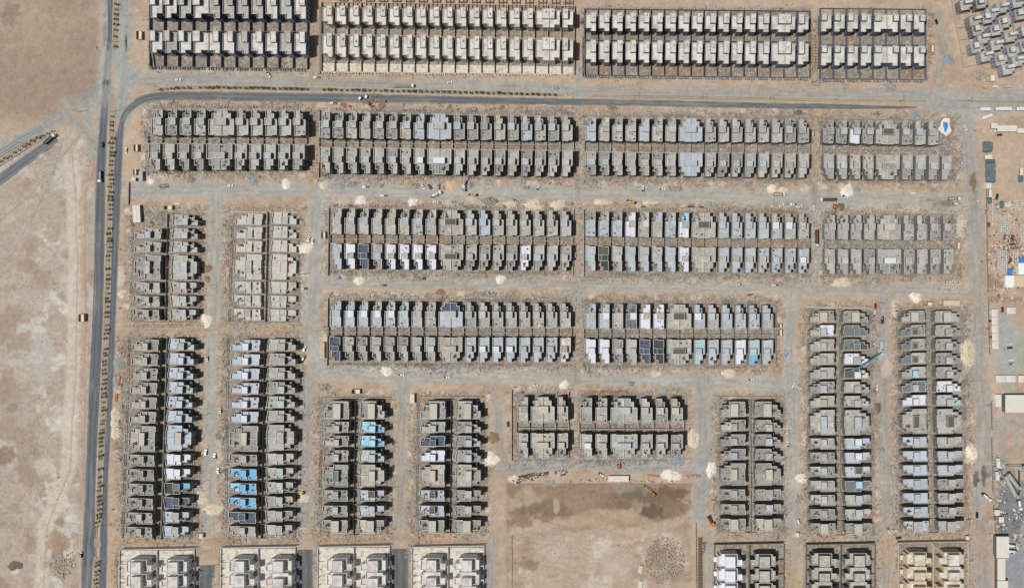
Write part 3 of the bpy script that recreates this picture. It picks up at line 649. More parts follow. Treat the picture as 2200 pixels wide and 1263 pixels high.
ORD = ["first","second","third","fourth","fifth","sixth","seventh","eighth","ninth","tenth","eleventh","twelfth","thirteenth","fourteenth","fifteenth","sixteenth","seventeenth","eighteenth","nineteenth","twentieth"]
BN = {"2A":"leftmost block just below the tarred road","2B":"second block just below the tarred road","2C":"third block just below the tarred road","2D":"rightmost block just below the tarred road",
 "3B":"left block of the middle tier","3C":"centre block of the middle tier","3D":"right block of the middle tier",
 "4B":"left block of the lower-middle tier","4C":"centre block of the lower-middle tier","5M":"small block above the brown field","5N":"longer block above the brown field"}
CN = {"L1":"short column nearest the long road","L2":"second short column from the long road","L3":"third short column from the long road","L4":"fourth short column from the long road",
 "M1":"tall lower-left column nearest the long road","M2":"second tall lower-left column","M3":"third tall lower-left column","M4":"fourth tall lower-left column",
 "N1":"first column of lower-centre","N2":"second column of lower-centre","N3":"third column of lower-centre","N4":"fourth column of lower-centre",
 "R1":"west column right of the brown field","R2":"east column right of the brown field","S1":"first tall right-hand column","S2":"second tall right-hand column","S3":"third tall right-hand column","S4":"rightmost tall column"}
# roof finishes seen in the photograph: main roof, tower roof, front roof
SP = {"3Bu":{8:"dod",0:"gg",10:"gbb",11:"bbb"},"3Bl":{0:"bb",1:"wdw",2:"nnn",4:"wgw",5:"wgw",6:"wdw",7:"wgw",8:"dod",14:"wdw"},
 "3Cu":{0:"bbk",1:"bgg",2:"bbk",3:"wdw",4:"dmd",5:"gdb",6:"bbb",7:"wgc",8:"dod",10:"bbb",11:"bbb",12:"bbb",13:"bbb",14:"bwg",15:"gwg"},
 "3Cl":{0:"btb",1:"oxx",2:"gpg",3:"bbb",4:"gbb",5:"gdb",6:"bbb",7:"wdw",8:"ddd",10:"bdb",11:"bdb",12:"bdb",13:"bgd",14:"bbb",15:"bbb",16:"bwb"},
 "4Bu":{0:"bbb",1:"bwb",2:"bwb",3:"bwg",4:"bwb",5:"btb",6:"ggg",7:"ggg",8:"bpn"},"4Bl":{0:"nnn",10:"bdb",11:"bwb",12:"bwb",13:"bwb",14:"bgb",15:"bgb",16:"bgb",17:"ydm"},
 "4Cu":{0:"bdb",1:"bwb",2:"dpd",3:"awa",4:"wdw",5:"wdw",6:"dod",8:"bwb",9:"gbb",10:"bbb",11:"bgb",12:"bbg",13:"gbb"},
 "4Cl":{0:"www",1:"www",2:"kpk",3:"gdg",4:"nnn",5:"xxx",6:"dod",8:"tbt",9:"bbb",10:"bbb",11:"www",12:"tts",13:"bbb"},
 "2Bu":{7:"bgb",8:"bgb",9:"bgb",1:"kbk",10:"kbk",11:"kgk",12:"kkk",15:"bgb"},"2Cu":{0:"bbb",4:"bbb",5:"gdg",7:"bbb"},"2Cl":{6:"gbg",7:"bbb"},
 "2Bl":{7:"gwg",8:"gwk"},"2Dl":{5:"kbk",6:"gbk",7:"gbk",8:"gbk",9:"gbg",4:"dkd"},"2Du":{0:"kkk",1:"kbg",2:"wbk",4:"gog"},
 "3Du":{4:"dpd"},"3Dl":{4:"gwk"},"5Mu":{1:"dpd",0:"dkd"},"5Ml":{1:"dpd",3:"dpk"},"5Nu":{2:"gbg",5:"kpk",6:"gpd"},"5Nl":{0:"gwg",2:"gbg",5:"gpg"},
 "M1":{**{i:"kgd" for i in range(6)},6:"kpd",**{i:"kkk" for i in range(8,12)}},
 "M2":{**{i:"lll" for i in range(6)},0:"ldl",6:"lpl",7:"lbl",8:"www",9:"www",10:"xas",11:"nnn",12:"ldl",13:"lgl"},
 "M3":{**{i:"lwl" for i in range(6)},6:"kpk",8:"kgk",9:"sss",10:"ssc",11:"sss",12:"nnn",13:"ggk"},"M4":{0:"ggg",8:"gbd",9:"gbd",10:"gbd",11:"gbd"},
 "N1":{0:"kpk",4:"kak",8:"kpk"},"N2":{0:"kpd",1:"ccs",2:"ccs",3:"bbb",4:"dpd",6:"bob",7:"bbb",8:"ppk"},
 "N3":{0:"kpk",2:"nnn",3:"www",4:"dpd",6:"bob",7:"bob",8:"kpk"},"N4":{0:"dpk",4:"dpk",8:"kpk",2:"kbg"},
 "R1":{4:"kpk",0:"kpk",8:"kpk"},"R2":{4:"kpk",0:"kpk",8:"ppk"},
 "S1":{0:"kpd",1:"wbd",7:"gbd",15:"kpk"},"S2":{0:"kpk",1:"aaa",2:"aao",3:"wdw",4:"owm",5:"gdg",6:"ggb",7:"gbg",9:"lwl",10:"lwl",11:"lol",8:"lwl",12:"aca",13:"gbd",15:"kpk",14:"gbd"},
 "S3":{0:"kpd",1:"koa",2:"goa",3:"goa",4:"gcg",5:"aga",6:"www",7:"dod",8:"lbl",9:"lll",10:"lll",11:"lbl",12:"bbb",13:"lbl",14:"ldl",15:"ldl"},
 "S4":{0:"dpd",5:"www",6:"bgt",7:"god",10:"bbb",11:"bbb"}}
KDIRT = {"2Du":.5,"2Bu":.35,"2Bl":.4,"2Au":.3,"M1":.9,"N1":.8,"R1":.8,"R2":.8,"N4":.6,"5Nu":.5,"5Nl":.5,"S1":.4}
def deck_for(row, i, rng):
    s = SP.get(row, {}).get(i)
    if s: return s
    p = KDIRT.get(row, .18); m = 'k' if rng.random() < p else rng.choice("ggd"); return m+rng.choice("gbdg")+(m if rng.random() < .6 else rng.choice("gdk"))
def put_row(row, n, d, ext, place, nm, side_first, plan, zr, dirs):
    i = 0
    while i < n:
        pair = (i == d); rng = random.Random(hash_(row)*3+i)
        dk = deck_for(row, i, rng) if row not in ("L3", "L4") else rng.choice(("fff", "fgf", "ffd")); label_deck = DKNAME[dk[0]]
        e0 = ext[i][0]; e1 = ext[i+1][1] if pair else ext[i][1]
        k = ORD[i]
        what = "semi-detached pair" if pair else "villa"
        lab = "%s-roofed %s, %s %s, %s" % (label_deck.replace(" ", "-"), what, k, dirs, nm)
        assert len(lab.split()) <= 16, lab
        cx, cy, rz, sx, sy = place(e0, e1, pair)
        straight_first = (i < d)                      # houses before the pair turn their plain side towards it
        flip = 0 if (straight_first == side_first) else 1
        big = plan if not (row[0] in "NRS" and (i == 0 or i == n-1)) else 'c'
        put_villa(big, flip, zr, pair, cx, cy, rz, sx, sy, lab, "bare concrete villas under construction", dk, walls=(conc_l if row in ("L3", "L4") else None),
                  deb=(dk[0] in 'kp' or rng.random() < .55))
        i += 2 if pair else 1
for (row, n, d, xl, xr, bl, br, fl, fr_, zr) in ROWS:
    gap = 6.6; p = (xr-xl+gap)/n; up = fl < bl
    if row[:2] == "5N": gap = 8.0; p = (xr-xl+gap)/n
    def place(x0, x1, pair, xl=xl, xr=xr, bl=bl, br=br, fl=fl, fr_=fr_, zr=zr, up=up):
        xm = (x0+x1)/2; u = (xm-xl)/(xr-xl); yb = bl+(br-bl)*u; yf = fl+(fr_-fl)*u
        ax, ay = Wp(x0, yb, zr); bx, by = Wp(x1, yf, zr)
        rz = -math.atan2(br-bl, xr-xl)
        return (ax+bx)/2, (ay+by)/2, (rz if up else rz+math.pi), abs(bx-ax)/(W0*(2 if pair else 1)), abs(by-ay)/L0
    ext = [(xl+i*p, xl+(i+1)*p-gap) for i in range(n)]
    side = "upper row" if row[2] == 'u' else "lower row"
    put_row(row, n, d, ext, place, BN[row[:2]], up, 'a' if row[2] == 'u' else 'b', zr, "in "+side)
NX = [(862,901),(906,930),(936,960),(967,993),(998,1022.5),(1022.5,1047),(1053,1078),(1086,1111),(1117,1147)]
NR = [(863,896),(902,927),(933,958),(964,989),(995,1019.5),(1019.5,1044),(1051,1076),(1083,1107),(1114,1142)]
for (row, n, d, yt, yb_, bt, bb, ft, fb, zr) in COLS:
    gap = 7.2 if zr > 6 else 5.0; p = (yb_-yt+gap)/n; west = ft < bt
    ext = [(yt+i*p, yt+(i+1)*p-gap) for i in range(n)]
    if row[0] == 'N': ext = [(a, b-1.6) if i != 4 else (a, b) for i, (a, b) in enumerate(NX)]
    if row[0] == 'R': ext = [(a, b-1.6) if i != 4 else (a, b) for i, (a, b) in enumerate(NR)]
    def place(y0, y1, pair, yt=yt, yb_=yb_, bt=bt, bb=bb, ft=ft, fb=fb, zr=zr, west=west):
        u = ((y0+y1)/2-yt)/(yb_-yt); xb = bt+(bb-bt)*u; xf = ft+(fb-ft)*u
        ax, ay = Wp(xb, y0, zr); bx, by = Wp(xf, y1, zr); rz = math.atan2(bb-bt, yb_-yt)
        return (ax+bx)/2, (ay+by)/2, rz+(math.pi/2 if west else -math.pi/2), abs(by-ay)/(W0*(2 if pair else 1)), abs(bx-ax)/L0
    # facing west local +x points north; the plain side of the upper houses points south
    put_row(row, n, d, ext, place, CN[row], not west, 'a' if row[-1] in "24" else 'b', zr, "from top")

# ---------------------------------------------------------------- the finished and half finished villas of the top tier
def make_top(style, flip, L, wm, dm):
    w = 9.4; t = .26; zr = 10.8; zd = 9.9; rng = random.Random(hash_(style)+flip)
    P = [(0,1.0),(4.4,1.0),(4.4,0),(w,0),(w,L),(4.6,L),(4.6,L-2.6),(0,L-2.6)]
    if style == 'small': T = [(4.9,2.0),(w+.005,2.0),(w+.005,7.4),(4.9,7.4)]
    elif style == 'twin': T = [(4.6,-.005),(w+.005,-.005),(w+.005,9.0),(4.6,9.0)]
    else: T = [(4.5,-.005),(w+.005,-.005),(w+.005,L*.55),(4.5,L*.55)]
    if flip: P = mirror(P, w); T = mirror(T, w)
    root = bpy.data.objects.new("row_villa", None); wms = [wm, block_cap]
    mb = MB(); pn = MB(); I = shell(mb, shift(P, w, L), -.3, zd, zr, t, (.4, 5.0), rng, pane=pn, cap=1, ww=1.8, skip=.05, pitch=2.6, wh=2.1)
    wa = bpy.data.objects.new("walls", mb.mesh("walls", wms)); wa.parent = root
    dk = bpy.data.objects.new("roof_deck", deckmesh("roof_deck", I, zd, dm)); dk.parent = root
    zt = 13.4; tb = MB(); shell(tb, shift(T, w, L), zd-.3, zt-.5, zt, .24, (zd-.1,), rng, pane=pn, cap=1, ww=1.1, skip=.1, wh=1.2)
    tw = bpy.data.objects.new("upper_storey", tb.mesh("upper_storey", wms)); tw.parent = root
    tr = bpy.data.objects.new("upper_roof", deckmesh("upper_roof", inset(shift(T, w, L), .24), zt-.5, dm)); tr.parent = tw
    wi = bpy.data.objects.new("windows", pn.mesh("windows", glass_d)); wi.parent = root; wi["kind"] = "stuff"
    tc = (sum(x for x, y in shift(T, w, L))/4, sum(y for x, y in shift(T, w, L))/4)
    return root, [wa, dk, tw, wi], {tw.name: [tr]}, tc, zt-.5
_tk = MB()
_tk.cyl((-.95,0,.75),(.95,0,.75),.62,.62,12); _tk.cyl((0,0,1.3),(0,0,1.55),.25,.25,8); _tk.box(-.8,-.5,-.5,.5,0,.35); _tk.box(.5,.8,-.5,.5,0,.35)
tank_me = _tk.mesh("water_tank", mat("pale_plastic", (196,204,208), rough=.45, stain=.08, spread=.05))
TOP = [("TAu",11,3,324,657,-20,-20,38,41,'twin',1,block_w,'g',0,"top row of top left block"),("TAl",11,3,324,657,68,71,113,117,'twin',1,block_w,'g',0,"lower row of top left block"),
 ("TBu",19,16,692,1231,14,22,52,60,'long',0,cream,'m',1,"upper row of cream top block"),("TBl",19,16,692,1231,74,84,122,131,'long',0,cream,'m',1,"lower row of cream top block"),
 ("TCu",17,14,1258,1737,29,33,67,70,'long',0,slate,'m',1,"upper row of third top block"),("TCl",17,14,1258,1737,88,92,134,139,'long',0,slate,'m',1,"lower row of third top block"),
 ("TDu",8,4,1764,1986,28,29,68,70,'small',1,slate,'m',1,"upper row of fourth top block"),("TDl",8,4,1764,1986,97,98,141,142,'small',1,slate,'m',1,"lower row of fourth top block")]
_tc = {}
for (row, n, d, xl, xr, bl, br, fl, fr_, style, inv, wm, dkk, tank, nm) in TOP:
    gap = 6.2; p = (xr-xl+gap)/n; L = 16.0 if row[2] == 'u' else 18.5
    for i in range(n):
        x0 = xl+i*p; x1 = x0+p-gap
        if i == d: x1 = x0+p-.1
        if i == d+1: x0 += -gap*.5+.1; x0 = xl+i*p; x1 = x0+p-gap
        left = (i <= d)
        flip = 1 if left else 0                     # front faces down: local +x is the left of the picture
        if inv: flip = 1-flip
        key = (style, flip, L, wm.name, dkk)
        if key not in _tc: _tc[key] = make_top(style, flip, L, wm, DK[dkk])
        root, kids, sub, tc, tz = _tc[key]
        u = ((x0+x1)/2-xl)/(xr-xl); yb = bl+(br-bl)*u; yf = fl+(fr_-fl)*u; zr = 10.8
        ax, ay = Wp(x0, yb, zr); bx, by = Wp(x1, yf, zr); rz = math.pi-math.atan2(br-bl, xr-xl)
        sx = abs(bx-ax)/9.4; sy = abs(by-ay)/L
        r = root.copy(); C.objects.link(r); r.location = ((ax+bx)/2, (ay+by)/2, 0); r.rotation_euler = (0,0,rz); r.scale = (sx, sy, 1)
        wn_ = {'blue_grey_blockwork':"blue-grey block", 'cream_render':"cream", 'grey_render':"slate grey"}[wm.name]
        tag(r, "%s villa, %s from left in %s" % (wn_, ORD[i], nm), "villa", "villas of the top tier")
        dkv = dkk if row[:2] != "TA" else random.Random(i+hash_(row)).choice("mmdg")
        for k in kids:
            c = k.copy(); C.objects.link(c); c.parent = r
            if k.name.startswith("roof_deck"): setm(c, DK[dkv])
            if row == "TAu" and i > 0 and i < 8 and k.name.split('.')[0] in ("walls", "upper_storey"): setm(c, slate)
            for g in sub.get(k.name, ()):
                e = g.copy(); C.objects.link(e); e.parent = c; setm(e, DK[dkv])
        if tank:
            rr = random.Random(i*5+hash_(row)); o = bpy.data.objects.new("water_tank", tank_me); link(o)
            tx, ty = tc[0]*sx, (tc[1]+rr.uniform(-3,1.5))*sy
            o.location = (r.location.x+tx*math.cos(rz)-ty*math.sin(rz), r.location.y+tx*math.sin(rz)+ty*math.cos(rz), tz); o.rotation_euler = (0,0,rr.uniform(0,3.1))
            tag(o, "pale water tank on the roof of the %s villa, %s" % (ORD[i], nm), "water tank", "rooftop water tanks")

# ---------------------------------------------------------------- three storey villas of the bottom tier
def make_big(flip, wm, dm, style=0):
    w, D = 21.0, 9.9; t = .28; zr = 10.0; zd = 8.9; rng = random.Random(3+flip+style)
    P = [(0,0),(w,0),(w,5.2),(17.0,5.2),(17.0,D),(2.4,D),(2.4,8.2),(0,8.2)]; wms = [wm, cap_m if wm.name.endswith("concrete") else wm]
    T = [(5.6,-.006),(14.2,-.006),(14.2,D-.9-style*2.6),(5.6,D-.9-style*2.6)]
    if flip: P = mirror(P, w); T = mirror(T, w)
    root = bpy.data.objects.new("large_villa", None); mb = MB(); pn = MB()
    kw = dict(ww=1.3, skip=.12, pitch=2.9, wh=1.6)
    I = shell(mb, shift(P, w, D), -.3, zd, zr, t, (.1, 3.7), rng, pane=pn, cap=1, **kw)
    wa = bpy.data.objects.new("walls", mb.mesh("walls", wms)); dk = bpy.data.objects.new("terrace_roof", deckmesh("terrace_roof", I, zd, dm))
    zt = 13.8; tb = MB(); shell(tb, shift(T, w, D), zd-.3, zt-.4, zt, .26, (zd-.1,), rng, pane=pn, cap=1, **kw)
    tw = bpy.data.objects.new("top_storey", tb.mesh("top_storey", wms)); tr = bpy.data.objects.new("top_roof", deckmesh("top_roof", inset(shift(T, w, D), .26), zt-.4, dm))
    wi = bpy.data.objects.new("windows", pn.mesh("windows", glass_d)); wi["kind"] = "stuff"
    gb = MB(); s = 1 if not flip else -1
    gb.box(min(s*-13.2,s*-10.9), max(s*-13.2,s*-10.9), -3.6, .2, -.2, 2.9, 0); gp = bpy.data.objects.new("entrance_lobby", gb.mesh("entrance_lobby", wm))
    for o in (wa, dk, tw, wi, gp): o.parent = root
    tr.parent = tw
    return root, [wa, dk, tw, wi, gp], {tw.name: [tr]}
BOT = [("B1w",271,325,1202,0,white,'m',"west column of first white block"),("B1e",346,401,1202,1,white,'m',"east column of first white block"),
 ("B2w",492,546,1200,0,white,'m',"west column of second white block"),("B2e",571,626,1200,1,white,'m',"east column of second white block"),
 ("B3w",702,755,1199,0,white,'m',"west column of third white block"),("B3e",775,828,1199,1,white,'m',"east column of third white block"),
 ("B4w",903,956,1198,0,white,'m',"west column of fourth white block"),("B4e",976,1029,1198,1,white,'m',"east column of fourth white block"),
 ("B5w",1543,1595,1190,0,white,'w',"white column beside the fence"),("B5e",1613,1666,1190,1,conc_d,'d',"dark column beside the white one"),
 ("B6w",1744,1798,1188,0,conc_d,'d',"west dark column at bottom right"),("B6e",1816,1869,1188,1,conc,'d',"east dark column at bottom right"),
 ("B7w",1948,2001,1186,0,beige,'y',"west beige column at bottom right"),("B7e",2018,2071,1186,1,beige,'m',"east beige column at bottom right")]
_bc = {}
for (row, xa, xb, y0, flip, wm, dkk, nm) in BOT:
    for i in range(3):
        st = 1 if (i in (1, 2) and row[:2] in ("B2","B3","B4","B6","B7") and row not in ("B2w","B3w")) else 0
        key = (flip, wm.name, dkk, st)
        if key not in _bc: _bc[key] = make_big(flip, wm, DK[dkk], st)
        root, kids, sub = _bc[key]; zr = 10.0; ya = y0+i*31.0; yb = ya+26.0
        ax, ay = Wp(xa, ya, zr); bx, by = Wp(xb, yb, zr)
        r = root.copy(); C.objects.link(r); r.location = ((ax+bx)/2, (ay+by)/2, 0); r.scale = (abs(bx-ax)/21, abs(by-ay)/9.9, 1)
        cn = {'white_render':"white",'bare_concrete':"unpainted grey",'dark_concrete':"unfinished dark grey",'beige_render':"beige"}[wm.name]
        tag(r, "%s three storey villa, %s from top in %s" % (cn, ORD[i], nm), "villa", "three storey villas along the bottom edge")
        for k in kids:
            c = k.copy(); C.objects.link(c); c.parent = r
            for g in sub.get(k.name, ()): e = g.copy(); C.objects.link(e); e.parent = c
# ---------------------------------------------------------------- the turned estate in the top right corner
def make_turned(k, wm):
    rng = random.Random(k+50); root = bpy.data.objects.new("detached_villa", None); mb = MB(); t = .25; pn = MB()
    P = [(-5,-4.2),(3.4,-4.2),(3.4,-2.4),(6,-2.4),(6,3.4),(1.5,3.4),(1.5,4.6),(-5,4.6)]
    I = shell(mb, P, -.3, 7.4, 8.3, t, (.1, 3.7), rng, pane=pn, skip=.3, pitch=2.8)
    wa = bpy.data.objects.new("walls", mb.mesh("walls", wm)); dk = bpy.data.objects.new("roof_deck", deckmesh("roof_deck", I, 7.4, DK['d']))
    T = [(-3.5,-1),(1.2,-1),(1.2,3.6),(-3.5,3.6)] if k else [(-1.6,.2),(5.6,.2),(5.6,3.0),(-1.6,3.0)]
    tb = MB(); shell(tb, T, 7.1, 10.6, 11.1, .22, (7.5,), rng, pane=pn, ww=1.1, wh=1.2)
    tw = bpy.data.objects.new("roof_room", tb.mesh("roof_room", wm)); tr = bpy.data.objects.new("room_roof", deckmesh("room_roof", inset(T, .22), 10.6, DK['m']))
    wi = bpy.data.objects.new("windows", pn.mesh("windows", glass_d)); wi["kind"] = "stuff"
    for o in (wa, dk, tw, wi): o.parent = root
    tr.parent = tw
    return root, [wa, dk, tw, wi], {tw.name: [tr]}
lav = mat("lavender_blockwork", (150,154,164), spread=.04, stain=.1)
tv = [make_turned(0, lav), make_turned(1, lav), make_turned(1, conc), make_turned(0, conc)]
TR_A = R(10.7)
for i, (px, py, k, ds) in enumerate([(2074,12,3,"dark grey villa at the top left of the turned estate"),(2108,8,2,"dark grey villa second along the estate's top edge"),(2094,46,3,"grey villa inside the estate's west wall"),
  (2112,84,0,"lavender villa below the grey ones in the west column"),(2100,66,2,"grey villa with roof room in the west column"),(2098,103,1,"lavender villa with roof room in the west column"),(2118,122,0,"lavender villa above the estate's south wall"),
  (2152,18,0,"lavender villa at the top of the middle column"),(2158,50,1,"lavender villa second down the middle column"),(2170,80,0,"lavender villa third down the middle column"),(2176,112,1,"lavender villa at the foot of the middle column"),
  (2186,6,0,"lavender villa at the top of the right column"),(2192,32,1,"lavender villa second down the right column"),(2206,66,0,"lavender villa cut by the right edge"),(2130,30,0,"grey-white villa between the west and middle columns, top"),(2204,100,1,"lavender villa low on the right edge"),(2140,66,1,"grey-white villa left of the middle column"),(2122,40,1,"grey villa between the west column and the middle one"),(2150,130,1,"small villa inside the south corner wall"),(2186,132,0,"villa at the foot of the right column"),(2140,98,0,"villa squeezed left of the middle column's foot"),(2165,150,0,"lavender villa outside the south wall")]):
    root, kids, sub = tv[k]; r = root.copy(); C.objects.link(r); x, y = Wp(px, py, 8.3)
    r.location = (x, y, 0); r.rotation_euler = (0,0,TR_A); r.scale = (.92, 1.0, 1.1); tag(r, ds, "villa", "villas of the turned estate")
    for q in kids:
        c = q.copy(); C.objects.link(c); c.parent = r
        for g in sub.get(q.name, ()): e = g.copy(); C.objects.link(e); e.parent = c
# ================================================================ YARD WALLS
_ub = MB(); _ub.box(-.5,.5,-.5,.5,0,1,0,False)
wall_m = mat("weathered_block_wall", (170,164,152), spread=.06, stain=.14)
dark_wall = mat("dark_block_wall", (120,116,108), spread=.05, stain=.15)
unit_me = _ub.mesh("wall_panel", wall_m); unit_w = _ub.mesh("white_panel", white); unit_b = _ub.mesh("beige_panel", beige); unit_s = _ub.mesh("slate_panel", slate); unit_k = _ub.mesh("dark_panel", dark_wall)
def wallseg(name, parent, p, q, h=2.0, w=.32, me=None, z=-.3, zr=2.0):
    (x0, y0), (x1, y1) = Wp(*p, zr if zr < h else h), Wp(*q, zr if zr < h else h)
    o = bpy.data.objects.new(name, me or unit_me); C.objects.link(o); o.parent = parent
    o.location = ((x0+x1)/2, (y0+y1)/2, z); o.rotation_euler = (0,0,math.atan2(y1-y0, x1-x0)); o.scale = (max(.05, math.hypot(x1-x0, y1-y0)), w, h-z)
    return o
_fm = MB(); _rf = random.Random(4)
for (x0,x1,y0,y1) in ((-4.6,-1.6,-.8,.9),(-1.2,.4,-1.1,.7),(.9,4.4,-.7,.8)):
    for a in ((x0,x1,y0,y0+.2),(x0,x1,y1-.2,y1),(x0,x0+.2,y0+.2,y1-.2),(x1-.2,x1,y0+.2,y1-.2)): _fm.box(*a, -.2, .45, 0, False)
foot_me = _fm.mesh("wall_footing", conc_l); foot_dk = _fm.mesh("wall_footing", conc)
def yardwalls(label, horiz, plots, mid, b0, b1, front=None, me=None, h=2.0, ends=True, footing=True):
    """mid wall between two back to back rows with a cross wall at every plot; plots = list of positions along the row"""
    r = empty("boundary_wall", (0,0,0), 0, label, "wall", "yard walls of the villa blocks")
    lo, hi = plots[0], plots[-1]; M = lambda u: mid[0]+(mid[1]-mid[0])*(u-lo)/(hi-lo)
    P = (lambda u, v: (u, v)) if horiz else (lambda u, v: (v, u))
    wallseg("middle_wall", r, P(lo, M(lo)), P(hi, M(hi)), h+.02, .3, me)
    for i, u in enumerate(plots):
        k = (u-lo)/(hi-lo); va = b0[0]+(b0[1]-b0[0])*k; vb = b1[0]+(b1[1]-b1[0])*k; m = M(u)
        wallseg("cross_wall", r, P(u, va), P(u, m-.5), h, .28, me); wallseg("cross_wall", r, P(u, m+.5), P(u, vb), h, .28, me)
    if front and footing:
        for (f0, f1, sg) in front:
            for i in range(len(plots)-1):
                if _rf.random() < .12: continue
                u = (plots[i]+plots[i+1])/2; k = (u-lo)/(hi-lo); v = f0+(f1-f0)*k
                o = bpy.data.objects.new("gate_footing", foot_me if _rf.random() < .5 else foot_dk); C.objects.link(o); o.parent = r
                x, y = Wp(*P(u, v+sg)); o.location = (x, y, -.1); o.rotation_euler = (0,0,(0 if horiz else math.pi/2)+(math.pi if _rf.random() < .4 else 0))
                o.scale = (abs(plots[i+1]-plots[i])*S/10.6, 1, 1)
    return r
RD = {r[0]: r for r in ROWS}; CD = {c[0]: c for c in COLS}
for a, b, t in (("2Au","2Al","leftmost block below the tarred road"),("2Bu","2Bl","second block below the tarred road"),("2Cu","2Cl","third block below the tarred road"),("2Du","2Dl","rightmost block below the tarred road"),
             ("3Bu","3Bl","left block of the middle tier"),("3Cu","3Cl","centre block of the middle tier"),("3Du","3Dl","right block of the middle tier"),
             ("4Bu","4Bl","left block of the lower-middle tier"),("4Cu","4Cl","centre block of the lower-middle tier"),("5Mu","5Ml","small block above the brown field"),("5Nu","5Nl","longer block above the brown field")):
    A, B = RD[a], RD[b]; n = max(A[1], B[1]); xl, xr = min(A[3],B[3])-2.5, max(A[4],B[4])+2.5; p = (xr-xl)/n
    plots = [xl+i*p for i in range(n+1)]; ml = (A[5]+B[5])/2; mr_ = (A[6]+B[6])/2
    yardwalls("low concrete walls between the yards of the "+t, True, plots, (ml, mr_), (A[5]+1, A[6]+1), (B[5]-1, B[6]-1), [(A[7],A[8],-6),(B[7],B[8],6)])
for a, b, t in (("L1","L2","first pair of short columns"),("L3","L4","second pair of short columns"),("M1","M2","first pair of tall lower-left columns"),("M3","M4","second pair of tall lower-left columns"),
             ("N1","N2","first pair of lower-centre columns"),("N3","N4","second pair of lower-centre columns"),("R1","R2","pair of columns right of the brown field"),("S1","S2","third pair of tall columns from the right"),("S3","S4","rightmost pair of tall columns")):
    A, B = CD[a], CD[b]; n = max(A[1], B[1]); y0, y1 = min(A[3],B[3])-2.5, max(A[4],B[4])+2.5
    if a[0] in "NR": ys = [e[0]-2.5 for e in (NX if a[0] == 'N' else NR)]+[y1]
    else: ys = [y0+i*(y1-y0)/n for i in range(n+1)]
    if a == "M1":
        yardwalls("low concrete walls beside the first tall lower-left column", False, ys, (A[5]+3, A[6]+3), (A[5]+1, A[6]+1), (A[5]+4.5, A[6]+4.5), [(A[7],A[8],-6)])
        yardwalls("low concrete walls beside the second tall lower-left column", False, ys, (B[5]-4, B[6]-4), (B[5]-5, B[6]-5), (B[5]-1, B[6]-1), [(B[7],B[8],6)])
    else:
        yardwalls("low concrete walls between the yards of the "+t, False, ys, ((A[5]+B[5])/2, (A[6]+B[6])/2), (A[5]+1, A[6]+1), (B[5]-1, B[6]-1), [(A[7],A[8],-6),(B[7],B[8],6)])
# perimeter walls and the walls of the top and bottom tiers
def perim(label, segs, h=1.8, w=.35, me=None, cat="wall"):
    r = empty("boundary_wall", (0,0,0), 0, label, cat)
    for p, q in segs: wallseg("wall_panel", r, p, q, h, w, me)
    return r
for (n0, n1, t, me, h) in (("TAu","TAl","top left block",unit_s,2.6),("TBu","TBl","cream top block",unit_b,2.4),("TCu","TCl","third top block",unit_s,2.6),("TDu","TDl","fourth top block",unit_s,2.6)):
    T = {q[0]: q for q in TOP}; A, B = T[n0], T[n1]; n = A[1]; xl, xr = A[3]-2.5, A[4]+3; p = (xr-xl)/n
    bt = {"TAu":(66,69,143,148),"TBu":(74,85,154,160),"TCu":(86,90,161,167),"TDu":(96,97,169,171)}[n0]
    r = empty("boundary_wall", (0,0,0), 0, "yard walls round the villas of the "+t, "wall", "yard walls of the villa blocks")
    wallseg("middle_wall", r, (xl, bt[0]), (xr, bt[1]), h, .3, me, zr=2.6); wallseg("front_wall", r, (xl, bt[2]), (xr, bt[3]), 1.5, .35, me)
    wallseg("back_wall", r, (xl, max(A[5]-10,-30)), (xr, max(A[6]-9,-30)), 2, .3, me)
    for i in range(n+1):
        u = xl+i*p; k = i/n; ym = bt[0]+(bt[1]-bt[0])*k; yf = bt[2]+(bt[3]-bt[2])*k; a0 = (A[5]-9)+(A[6]-A[5])*k
        wallseg("cross_wall", r, (u, a0), (u, ym-.6), h-.03, .28, me); wallseg("cross_wall", r, (u, ym+.6), (u, yf-.6), h-.03, .28, me)
        if i < n:
            for q in (.12,.3,.42,.62,.8): wallseg("gate_pier", r, (u+p*q, yf+1.4), (u+p*q, yf+5.5), .9, .3, me)
            wallseg("gate_pier", r, (u+p*.1, yf+5.9), (u+p*.85, yf+6.3), .9, .3, me)
for (x0, x1, yt, t, me) in ((256,417,1181,"first white block",unit_w),(474,634,1177,"second white block",unit_w),(682,837,1175,"third white block",unit_w),(885,1040,1175,"fourth white block",unit_w),
                     (1535,1685,1170,"white and dark villas",unit_k),(1733,1881,1170,"dark villas",unit_k),(1931,2081,1166,"beige villas",unit_b)):
    r = empty("boundary_wall", (0,0,0), 0, "tall dark-faced end wall above the %s at the bottom edge" % t, "wall", "end walls of the bottom blocks")
    ya = yt-1; xm = (x0+x1)/2
    wallseg("end_wall", r, (x0, ya+1), (x1, ya-2), 4.6, .35, me, zr=4.6); wallseg("middle_wall", r, (xm, ya+3), (xm-1, 1290), 2.4, .35, me)
    wallseg("side_wall", r, (x0, ya+2), (x0-1, 1290), 1.6, .3, me); wallseg("side_wall", r, (x1, ya), (x1-1, 1290), 1.6, .3, me)
    for i in range(4):
        y = ya+2+i*31
        for s, e in ((x0+.5, x0+13), (x1-13, x1-.5)): wallseg("cross_wall", r, (s, y+31), (e, y+31), 1.6, .28, me)
pave = mat("pale_paving", (202,196,184), stain=.16, scale=.5, alt=(182,166,144))
